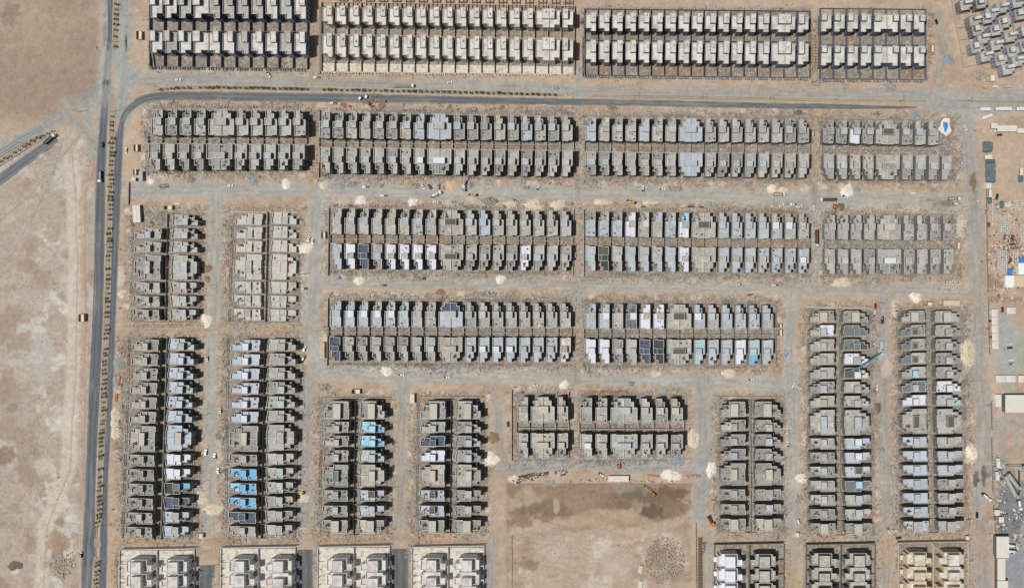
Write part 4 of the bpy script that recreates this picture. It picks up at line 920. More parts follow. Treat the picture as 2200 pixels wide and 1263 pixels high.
for i, (x0, x1, y0, y1, t) in enumerate([(257,416,1182,1292,"first"),(475,633,1178,1292,"second"),(683,836,1176,1292,"third"),(886,1039,1176,1292,"fourth")]):
    mb = MB(); a, b = Wp(x0, y1), Wp(x1, y0); mb.box(a[0], b[0], a[1], b[1], -.5, .10, 0, False)
    tag(mb.obj("yard_paving", pave), "pale paving round the villas of the %s white block" % t, kind="structure")
mb = MB(); a, b = Wp(690, 157), Wp(1232, 136); mb.quad((a[0],a[1],.06), (b[0],a[1]-2.4,.06), (b[0],b[1]-3,.06), (a[0],b[1],.06)); tag(mb.obj("yard_paving", pave), "pale paving in front of the cream villas", kind="structure")
for seg, l in (([((686,236),(684,382))],"dark wall along the left side of the second block"),([((706,446),(704,592))],"wall along the left side of the middle tier"),([((1251,80),(1251,164)),((1256,22),(1256,164))],"wall beside the lane at the top"),
               ([((686,14),(686,158))],"cream wall at the left of the cream block"),([((1232,30),(1232,160))],"cream wall at the right of the cream block"),([((1765,30),(1765,172)),((1989,30),(1989,172))],"walls closing the fourth top block"),
               ([((660,0),(659,147))],"dark wall at the right of the top left block"),([((319,68),(331,146))],"slanting dark wall at the left of the top left block"),
               ([((704,640),(702,786))],"wall left of the lower-middle tier"),([((1232,450),(1231,592))],"wall right of the left middle block"),([((1254,450),(1254,594))],"wall left of the centre middle block"),
               ([((1668,648),(1666,790))],"wall right of the lower-middle centre block"),([((1099,838),(1099,990)),((1222,842),(1222,984))],"walls of the small block above the brown field"),([((1538,852),(1682,853))],"wall above the columns right of the brown field"),
               ([((1925,662),(2065,663))],"wall above the rightmost tall columns"),([((688,854),(838,854))],"wall above the first lower-centre columns"),([((896,852),(1036,852))],"wall above the second lower-centre columns"),
               ([((276,692),(436,694))],"wall below the first short columns"),([((486,692),(642,693))],"wall below the second short columns")):
    perim(l, seg, 1.7)
for seg, l in (([((494,455),(642,457))],"white-topped slab wall above the second short columns"),([((1731,659),(1868,663))],"white-topped slab wall above the third pair of tall columns"),([((1765,372),(1765,402))],"pale wall left of the rightmost block")):
    perim(l, seg, .4, 1.1, None)
# turned estate walls
r = empty("boundary_wall", (0,0,0), 0, "dark block walls of the turned estate at top right", "wall")
for p, q in (((2045,-5),(2072,143)),((2072,144),(2141,130)),((2112,-6),(2147,160)),((2147,160),(2188,150)),((2141,130),(2200,118)),((2166,-6),(2196,150)),
             ((2050,32),(2080,27)),((2056,60),(2085,55)),((2062,86),(2090,81)),((2068,115),(2092,110)),((2124,20),(2150,14)),((2130,50),(2160,44)),((2136,75),(2158,70)),((2140,103),(2165,98)),((2175,76),(2200,70)),((2182,100),(2200,95))):
    wallseg("wall_panel", r, p, q, 2.3, .35, unit_me, zr=2.3)
# ================================================================ RUBBLE, PILES
def chunks(name, n, pts_fn, mats, label, smin, smax, hmax, seed, long=False):
    rs = np.random.RandomState(seed); x, y = pts_fn(rs, n); n = len(x)
    lx = rs.uniform(smin, smax, n); ly = lx*(rs.uniform(.06,.14,n) if long else rs.uniform(.5,1,n)); hz = np.minimum(hmax, lx*rs.uniform(.25,.8,n)); a = rs.uniform(0, math.pi, n)
    wx, wy = (x-1100)*S, (631.5-y)*S; ca, sa = np.cos(a), np.sin(a); V = np.zeros((n, 8, 3)); j = 0
    for z, sh in ((-.25, 1.0), (1.0, .7)):
        for ux, uy in ((-.5,-.5),(.5,-.5),(.5,.5),(-.5,.5)):
            dx, dy = ux*lx*sh, uy*ly*sh; V[:, j, 0] = wx+dx*ca-dy*sa; V[:, j, 1] = wy+dx*sa+dy*ca; V[:, j, 2] = (hz*rs.uniform(.7,1,n) if z > 0 else -.3); j += 1
    F = np.array([(4,5,6,7),(0,1,5,4),(1,2,6,5),(2,3,7,6),(3,0,4,7)]); F = (F[None]+8*np.arange(n)[:, None, None]).reshape(-1, 4)
    me = bpy.data.meshes.new(name); me.vertices.add(n*8); me.vertices.foreach_set("co", V.astype(np.float32).ravel())
    me.loops.add(F.size); me.loops.foreach_set("vertex_index", F.ravel().astype(np.int32)); me.polygons.add(len(F))
    me.polygons.foreach_set("loop_start", np.arange(0, F.size, 4, dtype=np.int32)); me.polygons.foreach_set("loop_total", np.full(len(F), 4, np.int32))
    for m in mats: me.materials.append(m)
    me.polygons.foreach_set("material_index", np.repeat(rs.randint(0, len(mats), n), 5).astype(np.int32)); me.update(calc_edges=True)
    return tag(link(bpy.data.objects.new(name, me)), label, kind="stuff")
def around_blocks(rs, n, lo=-20, hi=4, th=.55, sz=20, k=3):
    B = BLOCKS; per = np.array([(b[2]-b[0])+(b[3]-b[1]) for b in B], float); per /= per.sum(); X = []; Y = []
    while len(X) < n:
        bi = rs.choice(len(B), 4*n, p=per); b = np.array(B, float)[bi]; d = rs.uniform(lo, hi, 4*n)*rs.uniform(.2,1,4*n); side = rs.rand(4*n)*(b[:,2]-b[:,0]+b[:,3]-b[:,1]); w = b[:,2]-b[:,0]
        hz_ = side < w; s2 = rs.rand(4*n) < .5
        x = np.where(hz_, b[:,0]+side, np.where(s2, b[:,0]+d, b[:,2]-d)); y = np.where(hz_, np.where(s2, b[:,1]+d, b[:,3]-d), b[:,1]+side-w)
        ok = (fbm(x, y, sz, 3, k) > th) & (x > -20) & (x < 2220) & (y > -20) & (y < 1285)
        X += list(x[ok]); Y += list(y[ok])
    return np.array(X[:n]), np.array(Y[:n])
rub_g = mat("broken_concrete", (160,156,148), stain=.2); rub_t = mat("broken_block", (182,164,142), stain=.2); rub_w = mat("plaster_lumps", (214,206,194), stain=.1); rub_d = mat("old_timber", (84,72,58), stain=.2); rub_r = mat("rusty_steel", (104,66,46), stain=.2)
chunks("construction_rubble", 15000, around_blocks, [rub_g, rub_t, rub_g, rub_w, rub_d, conc_d], "scattered broken concrete round the building plots", .3, .85, .6, 1)
chunks("timber_offcuts", 3200, lambda rs, n: around_blocks(rs, n, -18, 6, .52, 16, 5), [rub_d, rub_d, rub_r, rub_t], "scattered timber and steel offcuts round the plots", 1.2, 4.2, .25, 2, long=True)
chunks("block_heaps", 2600, lambda rs, n: around_blocks(rs, n, -16, -2, .64, 22, 1), [rub_g, conc_d, rub_g], "grey heaps of broken blocks along the plots", .45, 1.2, .9, 3)
def yards(rs, n):
    X = []; Y = []
    while len(X) < n:
        b = np.array(BLOCKS, float)[rs.randint(0, 20, 3*n)]; x = b[:,0]+rs.rand(3*n)*(b[:,2]-b[:,0]); y = b[:,1]+rs.rand(3*n)*(b[:,3]-b[:,1]); hz_ = (b[:,2]-b[:,0]) > 1.4*(b[:,3]-b[:,1])*.9
        mid = np.where(hz_, np.abs(y-(b[:,1]+b[:,3])/2), np.abs(x-(b[:,0]+b[:,2])/2)); ok = mid < 11; X += list(x[ok]); Y += list(y[ok])
    return np.array(X[:n]), np.array(Y[:n])
chunks("yard_rubble", 7000, yards, [rub_g, rub_t, rub_d, rub_w, rub_g], "rubble in the back yards between the rows", .3, 1.0, .5, 4)
def desert_pts(rs, n):
    x = rs.uniform(0, 215, 6*n); y = rs.uniform(0, 1263, 6*n); ok = (fbm(x, y, 50, 4, 2) > .55); return x[ok][:n], y[ok][:n]
chunks("desert_stones", 700, desert_pts, [rub_t, rub_w], "stones strewn over the open desert", .25, .6, .3, 5)
def street_pts(rs, n):
    x = rs.uniform(250, 2130, n); y = rs.uniform(0, 1263, n); return x, y
chunks("street_litter", 2600, street_pts, [rub_w, rub_d, rub_t], "litter and stones over the streets", .25, .75, .3, 6)
def in_ellipse(cx, cy, rx, ry):
    def f(rs, n):
        x = cx+rx*.5*rs.randn(5*n); y = cy+ry*.5*rs.randn(5*n); ok = (np.hypot((x-cx)/rx, (y-cy)/ry) < 1.02) & ((fbm(x, y, max(3, rx*.5), 3, 2) > .4) | (rx > 25))
        x, y = np.concatenate([x[ok], x[~ok]*.6+cx*.4]), np.concatenate([y[ok], y[~ok]*.6+cy*.4])
        return x[:n], y[:n]
    return f
def band(pts, w):
    def f(rs, n):
        P = np.array(pts, float); k = rs.randint(0, len(P)-1, 6*n); t = rs.rand(6*n)[:, None]; q = P[k]*(1-t)+P[k+1]*t+rs.randn(6*n, 2)*w*.5
        ok = fbm(q[:, 0], q[:, 1], 6, 3, 4) > .5; return q[ok][:n, 0], q[ok][:n, 1]
    return f
chunks("steel_heap", 420, band([(1103,1032),(1135,1028),(1160,1016),(1185,1020),(1215,1013)], 5), [rub_d, conc_d, rub_d, rub_w], "dark heaps of steel and fittings along the top of the brown field", .5, 1.7, .8, 21)
chunks("pipe_bundles", 90, band([(1092,1030),(1112,1030)], 7), [rub_w, rub_g], "pale pipes at the top left of the brown field", 2.0, 5.0, .3, 22, long=True)
chunks("field_litter", 260, band([(1215,1036),(1300,1030),(1400,1032),(1470,1034)], 5), [rub_w, rub_d, rub_g], "litter along the top of the brown field", .4, 1.2, .5, 23)
chunks("yard_clutter", 900, band([(2128,440),(2190,470),(2140,520),(2195,545),(2135,560),(2175,600),(2130,635)], 26), [rub_d, rub_w, rub_r, rub_g, rub_t], "clutter between the pallets of the storage yard", .5, 1.6, .8, 24)
chunks("yard_timber", 160, band([(2150,500),(2185,520),(2170,560)], 16), [rub_r, rub_d], "bars and beams lying in the storage yard", 1.5, 4.5, .3, 25, long=True)
chunks("plant_clutter", 420, band([(2140,990),(2160,1030),(2150,1130),(2190,1100),(2180,1190)], 14), [rub_d, conc_d, rub_w], "machine parts and spoil in the batching yard", .5, 1.8, 1.0, 26)
chunks("rubble_field", 1700, in_ellipse(1428,1205,42,52), [rub_t, mat('field_stones', (158,144,126), stain=.15)], "grey rubble tipped over the lower right of the brown field", .3, .95, .6, 7)
chunks("bush_litter", 160, in_ellipse(135,1210,30,34), [rub_t, rub_g], "brush and stones at the lower left", .4, 1.1, .6, 8)

PM = {'w':mat("gypsum_powder", (226,217,202), stain=.14, scale=1.2, alt=(204,188,166)),'s':mat("pale_sand", (208,194,170), stain=.14, scale=1.2, alt=(190,172,146)),'g':mat("grey_green_gravel", (140,146,136), stain=.14, scale=2),'b':mat("brown_earth", (134,112,82), stain=.14),
      'd':mat("dark_gravel", (104,98,84), stain=.14),'o':mat("orange_sand", (196,170,136), stain=.08),'u':mat("blue_grey_gravel", (132,142,146), stain=.14, scale=2),'t':mat("tan_earth", (168,144,116), stain=.12)}
PNM = {'w':"white powder",'s':"pale sand",'g':"grey-green gravel",'b':"brown earth",'d':"dark gravel",'o':"orange sand",'u':"blue-grey gravel",'t':"tan earth"}
def mound(px, py, rx, ry, c, where, h=None, name="sand_pile"):
    rng = random.Random(int(px*3+py)); mb = MB(); n = 30; x0, y0 = Wp(px, py); R_ = ((rx+ry)/2*S); h = h or R_*.24
    ph = [rng.uniform(0, 6.3) for _ in range(4)]; rings = [(0,1),(.25,.9),(.5,.62),(.75,.3),(1.0,0),(1.15,-.12)]
    prof = lambda a: 1+.16*math.sin(2*a+ph[0])+.13*math.sin(3*a+ph[1])+.10*math.sin(5*a+ph[2])+.06*math.sin(8*a+ph[3])
    P = [[(x0+rx*S*r*prof(a)*math.cos(a), y0+ry*S*r*prof(a)*math.sin(a), h*z*(1+.12*math.sin(4*a+ph[3])*(r > 0))) for a in [2*math.pi*k/n for k in range(n)]] for r, z in rings]
    mb.v = [p for ring in P for p in ring]
    for i in range(len(rings)-1):
        for k in range(n): mb.f.append((i*n+k, (i+1)*n+k, (i+1)*n+(k+1)%n, i*n+(k+1)%n)); mb.m.append(0)
    o = mb.obj(name, PM[c]); o.data.polygons.foreach_set("use_smooth", [True]*len(o.data.polygons))
    return tag(o, "heap of %s %s" % (PNM[c], where), "heap", "heaps of sand and gravel")
for a in [(733,401,8,7,'g',"below the second block, left"),(804,397,6,6,'g',"below the second block, near a white pickup"),(546,391,9,8,'u',"below the leftmost block"),(614,396,8,9,'w',"below the last villas of the leftmost block"),
 (693,399,7,6,'s',"at the lane mouth right of the leftmost block"),(877,397,8,6,'t',"between the parked cars and the second block"),(970,400,9,12,'o',"beside the truck crane"),(775,430,9,8,'w',"above the left middle block"),
 (886,434,8,8,'w',"above the left middle block, near the mixer truck"),(1819,409,13,9,'w',"brightest of all, beside a white pickup"),(1841,408,7,7,'g',"right of the brightest white heap"),(1658,405,9,6,'w',"behind the brown dump truck"),(1682,408,8,5,'s',"touching the brown dump truck"),
 (1525,441,6,6,'g',"above the centre middle block"),(1807,444,8,7,'d',"beside the yellow excavator"),(738,226,6,6,'b',"by the tarred road, left of the trucks"),(820,229,7,7,'b',"by the tarred road, right of the trucks"),
 (1315,232,9,6,'b',"alone below the tarred road"),(966,229,5,5,'b',"below the tarred road, mid-way"),(1078,231,5,5,'b',"below the tarred road, near the lane"),(1716,242,7,6,'d',"above the third block"),(1964,247,8,7,'u',"above the rightmost block"),(1884,245,6,4,'b',"above the rightmost block, left"),
 (946,627,8,7,'b',"above the lower-middle left block"),(1075,600,9,7,'w',"in the street below the left middle block"),(770,604,9,7,'w',"in the street under the blue debris"),(254,782,9,17,'g',"on the edge of the long road"),(249,820,7,10,'g',"smaller, beside the long road"),
 (246,897,10,18,'s',"long, beside the long road"),(247,930,8,13,'s',"just below the long pale heap"),(261,632,8,7,'s',"beside the first short columns"),(447,577,8,8,'b',"between the short columns"),(446,599,6,6,'b',"lower of two between the short columns"),
 (654,533,14,10,'w',"at the corner of the second short columns"),(443,689,9,12,'w',"at the foot of the first short columns"),(1212,826,8,8,'w',"round, at the top of the small block"),(830,797,10,8,'w',"below the lower-middle left block"),(1487,942,12,15,'s',"right of the longer block"),
 (1442,1020,18,10,'w',"at the top right of the brown field"),(1527,1008,9,14,'w',"left of the columns by the brown field"),(1457,990,9,8,'u',"round, above the brown field"),(1720,1026,9,8,'w',"between the right-hand columns"),(2086,972,11,13,'w',"beside the rightmost column"),(2076,745,11,12,'s',"upper of two beside the rightmost column"),(2078,772,11,14,'s',"lower of two beside the rightmost column"),
 (650,1066,12,10,'s',"under the yellow loader"),(1056,985,13,13,'w',"beside the second lower-centre columns"),(457,1096,16,10,'s',"between the lower-left columns"),(431,1070,9,11,'s',"left of the wide pale heap"),(1967,638,11,10,'w',"above the rightmost columns"),
 (1886,875,7,8,'d',"round, between the right-hand columns"),(847,872,7,7,'t',"beside the second lower-centre column"),(1382,829,7,6,'t',"above the longer block"),(1280,829,6,6,'t',"above the longer block, left"),(1062,940,12,10,'b',"right of the second lower-centre columns"),(1809,607,16,9,'s',"below the right middle block"),
 (1565,800,12,7,'s',"below the centre lower-middle block"),(325,389,5,4,'w',"beside the site huts"),(1658,792,9,7,'t',"at the right end of the lower-middle tier"),(2037,130,14,9,'u',"by the turned estate"),(1145,440,20,8,'s',"wide, above the left middle block"),(1197,440,14,8,'s',"at the right end above the left middle block"),(1292,434,14,6,'s',"above the centre middle block"),(1396,435,13,5,'s',"right of the yellow backhoe"),
 (32,1215,12,9,'d',"alone in the desert at the lower left")]:
    px, py, rx, ry, c, w = a; mound(px, py, rx, ry, c, w)
def rubble_pile(px, py, rx, ry, where, seed, mats=None, n=150):
    r_ = chunks("rubble_pile", n, in_ellipse(px, py, rx, ry), mats or [rub_g, rub_g, conc_d, rub_t], None, .35, 1.05, .7, seed)
    # raise the middle of the pile
    me = r_.data; co = np.zeros(len(me.vertices)*3, np.float32); me.vertices.foreach_get("co", co); co = co.reshape(-1, 3); x0, y0 = Wp(px, py)
    d = np.hypot((co[:,0]-x0)/(rx*S), (co[:,1]-y0)/(ry*S)); top = co[:,2] > 0; co[top, 2] += np.clip(1-d[top], 0, 1)*1.1; me.vertices.foreach_set("co", co.ravel()); del r_["kind"]
    return tag(r_, "pile of broken concrete "+where, "rubble pile", "rubble piles")
for i, (px, py, rx, ry, w) in enumerate([(352,401,13,7,"below the leftmost block"),(409,387,10,6,"close under the leftmost block"),(753,398,8,5,"beside the grey-green gravel heap"),(893,399,8,6,"left of the two parked cars"),(820,399,5,4,"in the middle of the street edge"),(1011,398,8,6,"right of the truck crane"),
  (1053,432,18,9,"large, above the left middle block"),(1130,404,9,5,"below the end of the second block"),(1457,406,12,6,"dark, right of the silver saloon"),(1354,824,8,6,"round, above the longer block"),(1716,1072,9,11,"oval, between the right-hand columns"),
  (1756,176,13,10,"above the tarred road, under the third top block"),(1812,184,7,11,"narrow, under the fourth top block"),(1908,188,18,10,"wide, under the fourth top block"),(2105,163,16,10,"below the turned estate"),(313,289,6,10,"beside the leftmost block"),(1388,594,8,3,"on the street edge"),
  (760,395,10,5,"with dark timber, under the second block"),(1890,651,12,8,"beside the rightmost pair"),(1605,1,1,1,"off the top"),(1893,966,9,6,"between the right-hand pairs"),(323,482,9,6,"above the first short column"),(1625,800,12,6,"at the end of the lower-middle tier"),(1380,640,12,6,"in the street above the lower-middle tier"),(1195,190,8,4,"on the verge"),(1050,632,22,7,"with brush, above the lower-middle tier"),(697,831,14,9,"at the street corner"),(1830,1,1,1,"off top"),(270,92,3,20,"beside the gravel road"),(1440,405,8,5,"dark, right of the cars"),(1490,1022,16,4,"at the top right of the field")]):
    if py < 5: continue
    rubble_pile(px, py, rx, ry, w, 100+i, n=int(70+rx*ry*3.0))
blue_m = mat("blue_plastic", (62,120,196), stain=.1, rough=.5); teal_m = mat("green_net", (84,112,106), stain=.3, scale=1.5, spots=.4); net_m = mat("dark_net", (104,112,116), stain=.35, scale=.7, bump=.5, alt=(84,110,110))
for i, (px, py, rx, ry, w) in enumerate([(726,597,9,5,"below the left middle block"),(1417,636,5,3,"above the lower-middle tier"),(1689,759,6,8,"beside the right-hand column"),(468,1053,4,6,"between the lower-left columns"),(685,1108,6,5,"beside the lower-centre columns")]):
    o = rubble_pile(px, py, rx, ry, "and blue sheeting "+w, 200+i, [blue_m, rub_w, rub_g], 70)
def tarp(name, px0, px1, py0, py1, m, label, cat, h=1.6, seed=1, rough=.5):
    (x0, y1), (x1, y0) = Wp(px0, py0), Wp(px1, py1); nx_, ny_ = max(4, int((x1-x0)/1.0)), max(4, int((y1-y0)/1.0)); mb = MB(); rs = np.random.RandomState(seed)
    V = []
    for j in range(ny_+1):
        for i in range(nx_+1):
            e = min(i, nx_-i, j, ny_-j); z = -.1 if e == 0 else h*(.75+.35*rs.rand())
            V.append((x0+(x1-x0)*i/nx_+rs.uniform(-.3,.3)*rough*2, y0+(y1-y0)*j/ny_+rs.uniform(-.3,.3)*rough*2, z))
    mb.v = V
    for j in range(ny_):
        for i in range(nx_): a = j*(nx_+1)+i; mb.f.append((a, a+1, a+nx_+2, a+nx_+1)); mb.m.append(0)
    return tag(mb.obj(name, m), label, cat)
PM['B'] = mat("sky_blue_plastic", (58,132,206), stain=.12, rough=.5, bump=.4); PNM['B'] = ""
_o = mound(2031,272,6.5,10,'B',"", h=1.6, name="blue_sheet"); tag(_o, "bright blue sheet over the white heap beside the rightmost block", "tarpaulin"); del _o["group"]
mound(2031,273,12,14,'w',"under the bright blue sheet", h=.35)
tarp("covered_stack", 2110,2130,304,328, net_m, "dark net over stacked materials, upper one by the fence", "net", 2.4, 4)
tarp("covered_stack", 2116,2139,350,393, net_m, "long dark net over stacked materials by the fence", "net", 2.6, 5)
tarp("green_cover", 2115,2138,342,351, teal_m, "green net between the two dark nets", "net", 2.2, 6)
tarp("green_cover", 2128,2132,305,326, teal_m, "narrow green strip beside the upper dark net", "net", 1.8, 7)
tarp("green_cover", 2120,2131,424,438, teal_m, "green net below the cream cabin", "net", 1.4, 8); tarp("green_cover", 2146,2157,432,448, teal_m, "green net beside the white sacks", "net", 1.5, 9)
tarp("green_cover", 2186,2199,376,392, teal_m, "green net by the right edge", "net", 1.5, 10); tarp("blue_tarpaulin", 2163,2176,576,591, blue_m, "blue tarpaulin above the white-roofed shed", "tarpaulin", 1.5, 11); tarp("blue_tarpaulin", 2189,2202,552,566, blue_m, "blue tarpaulin by the right edge", "tarpaulin", 1.5, 12)
# ================================================================ HUTS, CABINS, SHEDS
sheet_m = mat("pale_sheet_roof", (208,204,190), stain=.08, stripes=('X', .6, .08)); tan_b = mat("tan_block", (176,150,122), stain=.12); canopy_m = mat("canopy_fabric", (206,198,184), stain=.05)
def cabin(px0, px1, py0, py1, label, h=2.8, body=None, roof=None, cat="cabin", name="site_cabin", rz=0.0):
    (x0, y1), (x1, y0) = Wp(px0, py0, h), Wp(px1, py1, h); cx, cy = (x0+x1)/2, (y0+y1)/2; a, b = (x1-x0)/2, (y1-y0)/2
    r = empty(name, (cx, cy, 0), rz, label, cat); rng = random.Random(int(px0)); mb = MB(); wi = MB()
    P = [(-a+.1,-b+.1),(a-.1,-b+.1),(a-.1,b-.1),(-a+.1,b-.1)]
    for i in range(4):
        p, q = P[i], P[(i+1) % 4]; L = math.hypot(q[0]-p[0], q[1]-p[1]); wall(mb, p, q, -.3, h-.12, autocols(L, (.1,), rng, ww=1.1, wh=1.0), pane=wi)
    mb.obj("walls", body or tan_b, r); o = wi.obj("windows", glass_d, r); o["kind"] = "stuff"
    rb = MB(); rb.hexa([(-a,-b,h-.12),(a,-b,h-.12),(a,b,h-.12),(-a,b,h-.12),(-a+.02,-b+.02,h),(a-.02,-b+.02,h),(a-.02,b-.02,h),(-a+.02,b-.02,h)])
    if a > b: rb.box(-a+.3, a-.3, -.12, .12, h-.01, h+.14)
    else: rb.box(-.12, .12, -b+.3, b-.3, h-.01, h+.14)
    rb.obj("roof", roof or sheet_m, r); return r
def open_hut(px, py, w, d, label, h=2.6, m=None):
    x, y = Wp(px, py, h); a, b = w*S/2, d*S/2; r = empty("block_hut", (x, y, 0), 0, label, "hut", "roofless block huts")
    mb = MB(); t = .22
    for (x0,x1,y0,y1) in ((-a,a,-b,-b+t),(-a,a,b-t,b),(-a,-a+t,-b+t,b-t),(a-t,a,-b+t,b-t)): mb.box(x0,x1,y0,y1,-.2,h,0,False)
    mb.obj("outer_wall", m or tan_b, r); pb = MB(); pb.box(-.1,.1,-b+t,b-t,-.2,h-.2,0,False); pb.obj("partition", m or tan_b, r)
    rb = MB(); rb.box(.15, a-t-.05, -b+t+.1, b-t-.1, h-.35, h-.22); rb.obj("roof_panel", rub_w, r); return r
open_hut(298,76,12,18,"roofless brown hut beside the gravel road at top left"); open_hut(291,318,9,15,"brown hut between the long road and the leftmost block"); open_hut(174,683,12,16,"brown block hut alone west of the long road")
open_hut(360,446,18,9,"roofless hut above the first short columns", m=mat("yellow_block", (190,176,140), stain=.1)); open_hut(764,841,18,10,"roofless hut above the first lower-centre columns"); open_hut(2058,528,9,15,"small hut right of the right middle block"); open_hut(2129,168,18,13,"roofless hut below the turned estate", m=mat("buff_block",(190,172,148),stain=.1))
open_hut(2002,105,9,16,"narrow hut between the fourth top block and the track"); open_hut(1994,653,18,8,"low hut above the rightmost columns"); open_hut(289,370,7,12,"small brown hut beside the grey container"); open_hut(694,505,9,14,"small hut left of the left middle block"); open_hut(1676,715,9,14,"small hut right of the lower-middle tier"); open_hut(1676,700,8,9,"smaller hut right of the lower-middle tier")
cabin(298,306,368,389,"grey container cabin below the leftmost block", body=mat("grey_paint",(150,152,150),stain=.08), roof=mat("grey_sheet",(172,174,172),stain=.08)); cabin(282,291,382,389,"small pale cabin beside the grey container")
cabin(285,301,441,478,"long cream-roofed cabin above the first short column", rz=R(3)); cabin(688,697,735,770,"long pale-roofed store left of the lower-middle tier", roof=mat("buff_roof",(190,172,148),stain=.1)); cabin(881,890,846,866,"white container at the top of the second lower-centre columns", body=white)
cabin(1307,1351,1022,1034,"long cream cabin at the top of the brown field"); cabin(2027,2062,645,657,"long beige-roofed cabin above the rightmost columns", roof=mat("beige_sheet",(196,180,156),stain=.06)); cabin(428,435,1146,1156,"small white hut at the foot of the lower-left columns", body=white); cabin(1710,1717,1144,1153,"small white hut on the orange lane", body=white)
cabin(2075,2082,1151,1159,"small pale hut at the foot of the rightmost column")
cabin(2130,2143,265,276,"cream cabin beside the white parked car"); cabin(2143,2185,270,283,"long cream-roofed office below the parked lorries", h=3.2); cabin(2186,2203,276,286,"cream annexe at the right end of the office")
cabin(2116,2132,333,342,"pale cabin between the nets"); cabin(2119,2130,393,405,"pale grey cabin below the long net", body=white); cabin(2125,2131,408,424,"narrow cream container by the fence"); cabin(2192,2198,361,377,"narrow cream container at the right edge")
cabin(2160,2179,592,617,"white-roofed shed in the block yard", h=4.2, body=white, roof=mat("white_sheet",(222,224,216),stain=.05), cat="shed", name="storage_shed"); cabin(2188,2204,565,590,"white-roofed shed at the right edge", h=4.2, body=white, roof=MATS["white_sheet"], cat="shed", name="storage_shed"); cabin(2179,2203,592,616,"tan-roofed lean-to beside the white shed", h=3.4, roof=mat("tan_sheet",(200,180,150),stain=.06), cat="shed", name="storage_shed")
cabin(2160,2206,848,886,"wide pale-roofed warehouse at the right edge", h=6.0, roof=sheet_m, body=conc_d, cat="warehouse", name="warehouse"); cabin(2139,2151,847,874,"narrow cabin left of the wide warehouse", body=white)
cabin(2137,2148,1095,1107,"upper of two small cream cabins in the batching yard"); cabin(2146,2157,1110,1122,"lower of two small cream cabins in the batching yard"); cabin(2141,2168,1152,1198,"wide cream-roofed workshop beside the mixers", h=6, body=conc_d, cat="workshop", name="workshop"); cabin(2143,2160,1199,1246,"narrow middle section of the long workshop", h=5.2, body=conc_d, cat="workshop", name="workshop"); cabin(2143,2166,1247,1290,"last section of the long workshop at the bottom edge", h=5.2, body=conc_d, cat="workshop", name="workshop")
def carport(px0, px1, py0, py1, label, h=2.9):
    (x0, y1), (x1, y0) = Wp(px0, py0, h), Wp(px1, py1, h); cx, cy = (x0+x1)/2, (y0+y1)/2; a, b = (x1-x0)/2, (y1-y0)/2
    r = empty("carport", (cx, cy, 0), 0, label, "carport", "fabric carports"); mb = MB(); c = (0, 0, h+.55); E = [(-a,-b,h),(a,-b,h),(a,b,h),(-a,b,h)]
    for i in range(4): mb.tri(E[i], E[(i+1) % 4], c)
    mb.obj("canopy", canopy_m, r)
    for sx in (-1, 1):
        for sy in (-1, 1): p = MB(); p.cyl((sx*(a-.3), sy*(b-.3), -.1), (sx*(a-.3), sy*(b-.3), h), .08, n=6); p.obj("post", conc_d, r)
for i in range(5): carport(2130+i*.5, 2144+i*.5, 664+i*17.2, 680.6+i*17.2, "%s carport from the top of the row by the fence" % ORD[i])
carport(2163,2182,660,674,"single carport beside the red car"); carport(2140,2160.6,806,821,"left carport of the lower row"); carport(2161.4,2182,806,821,"middle carport of the lower row"); carport(2188,2206,806,821,"carport of the lower row at the right edge")
for pts, l in (([(2119,330),(2122,540)],"fence along the block yard, upper stretch"),([(2121,545),(2124,622)],"fence along the block yard, lower stretch"),([(2124,648),(2127,760)],"fence beside the carports"),([(2130,862),(2132,922)],"fence beside the warehouse yard"),([(2131,942),(2134,1060)],"fence beside the batching plant"),([(2135,1085),(2141,1160)],"fence beside the small cream cabins"),
               ([(1495,1124),(1497,1290)],"fence down the right side of the brown field"),([(1090,1040),(1491,1040)],"low fence along the top of the brown field"),([(1492,1041),(1490,1100)],"low fence at the right of the brown field"),([(277,392),(276,440)],"fence beside the long road at the street mouth"),([(1099,1150),(1100,1290)],"fence at the left of the lower field"),([(212,330),(206,520)],"thin kerb fence west of the long road"),([(205,520),(190,900)],"thin kerb fence west of the long road, lower")):
    r = empty("fence", (0,0,0), 0, l, "fence"); n = max(2, int(math.hypot(pts[1][0]-pts[0][0], pts[1][1]-pts[0][1])/6))
    lowf = "thin" in l or "low fence" in l or "lower field" in l; wallseg("rail", r, pts[0], pts[1], .35 if lowf else 1.3, .10, unit_k if not lowf else unit_me)
    for k in range(n+1):
        if lowf: break
        t = k/n; x, y = Wp(pts[0][0]+(pts[1][0]-pts[0][0])*t, pts[0][1]+(pts[1][1]-pts[0][1])*t); o = bpy.data.objects.new("post", unit_me); C.objects.link(o); o.parent = r; o.location = (x, y+.0, -.2); o.scale = (.32, .32, 1.95)
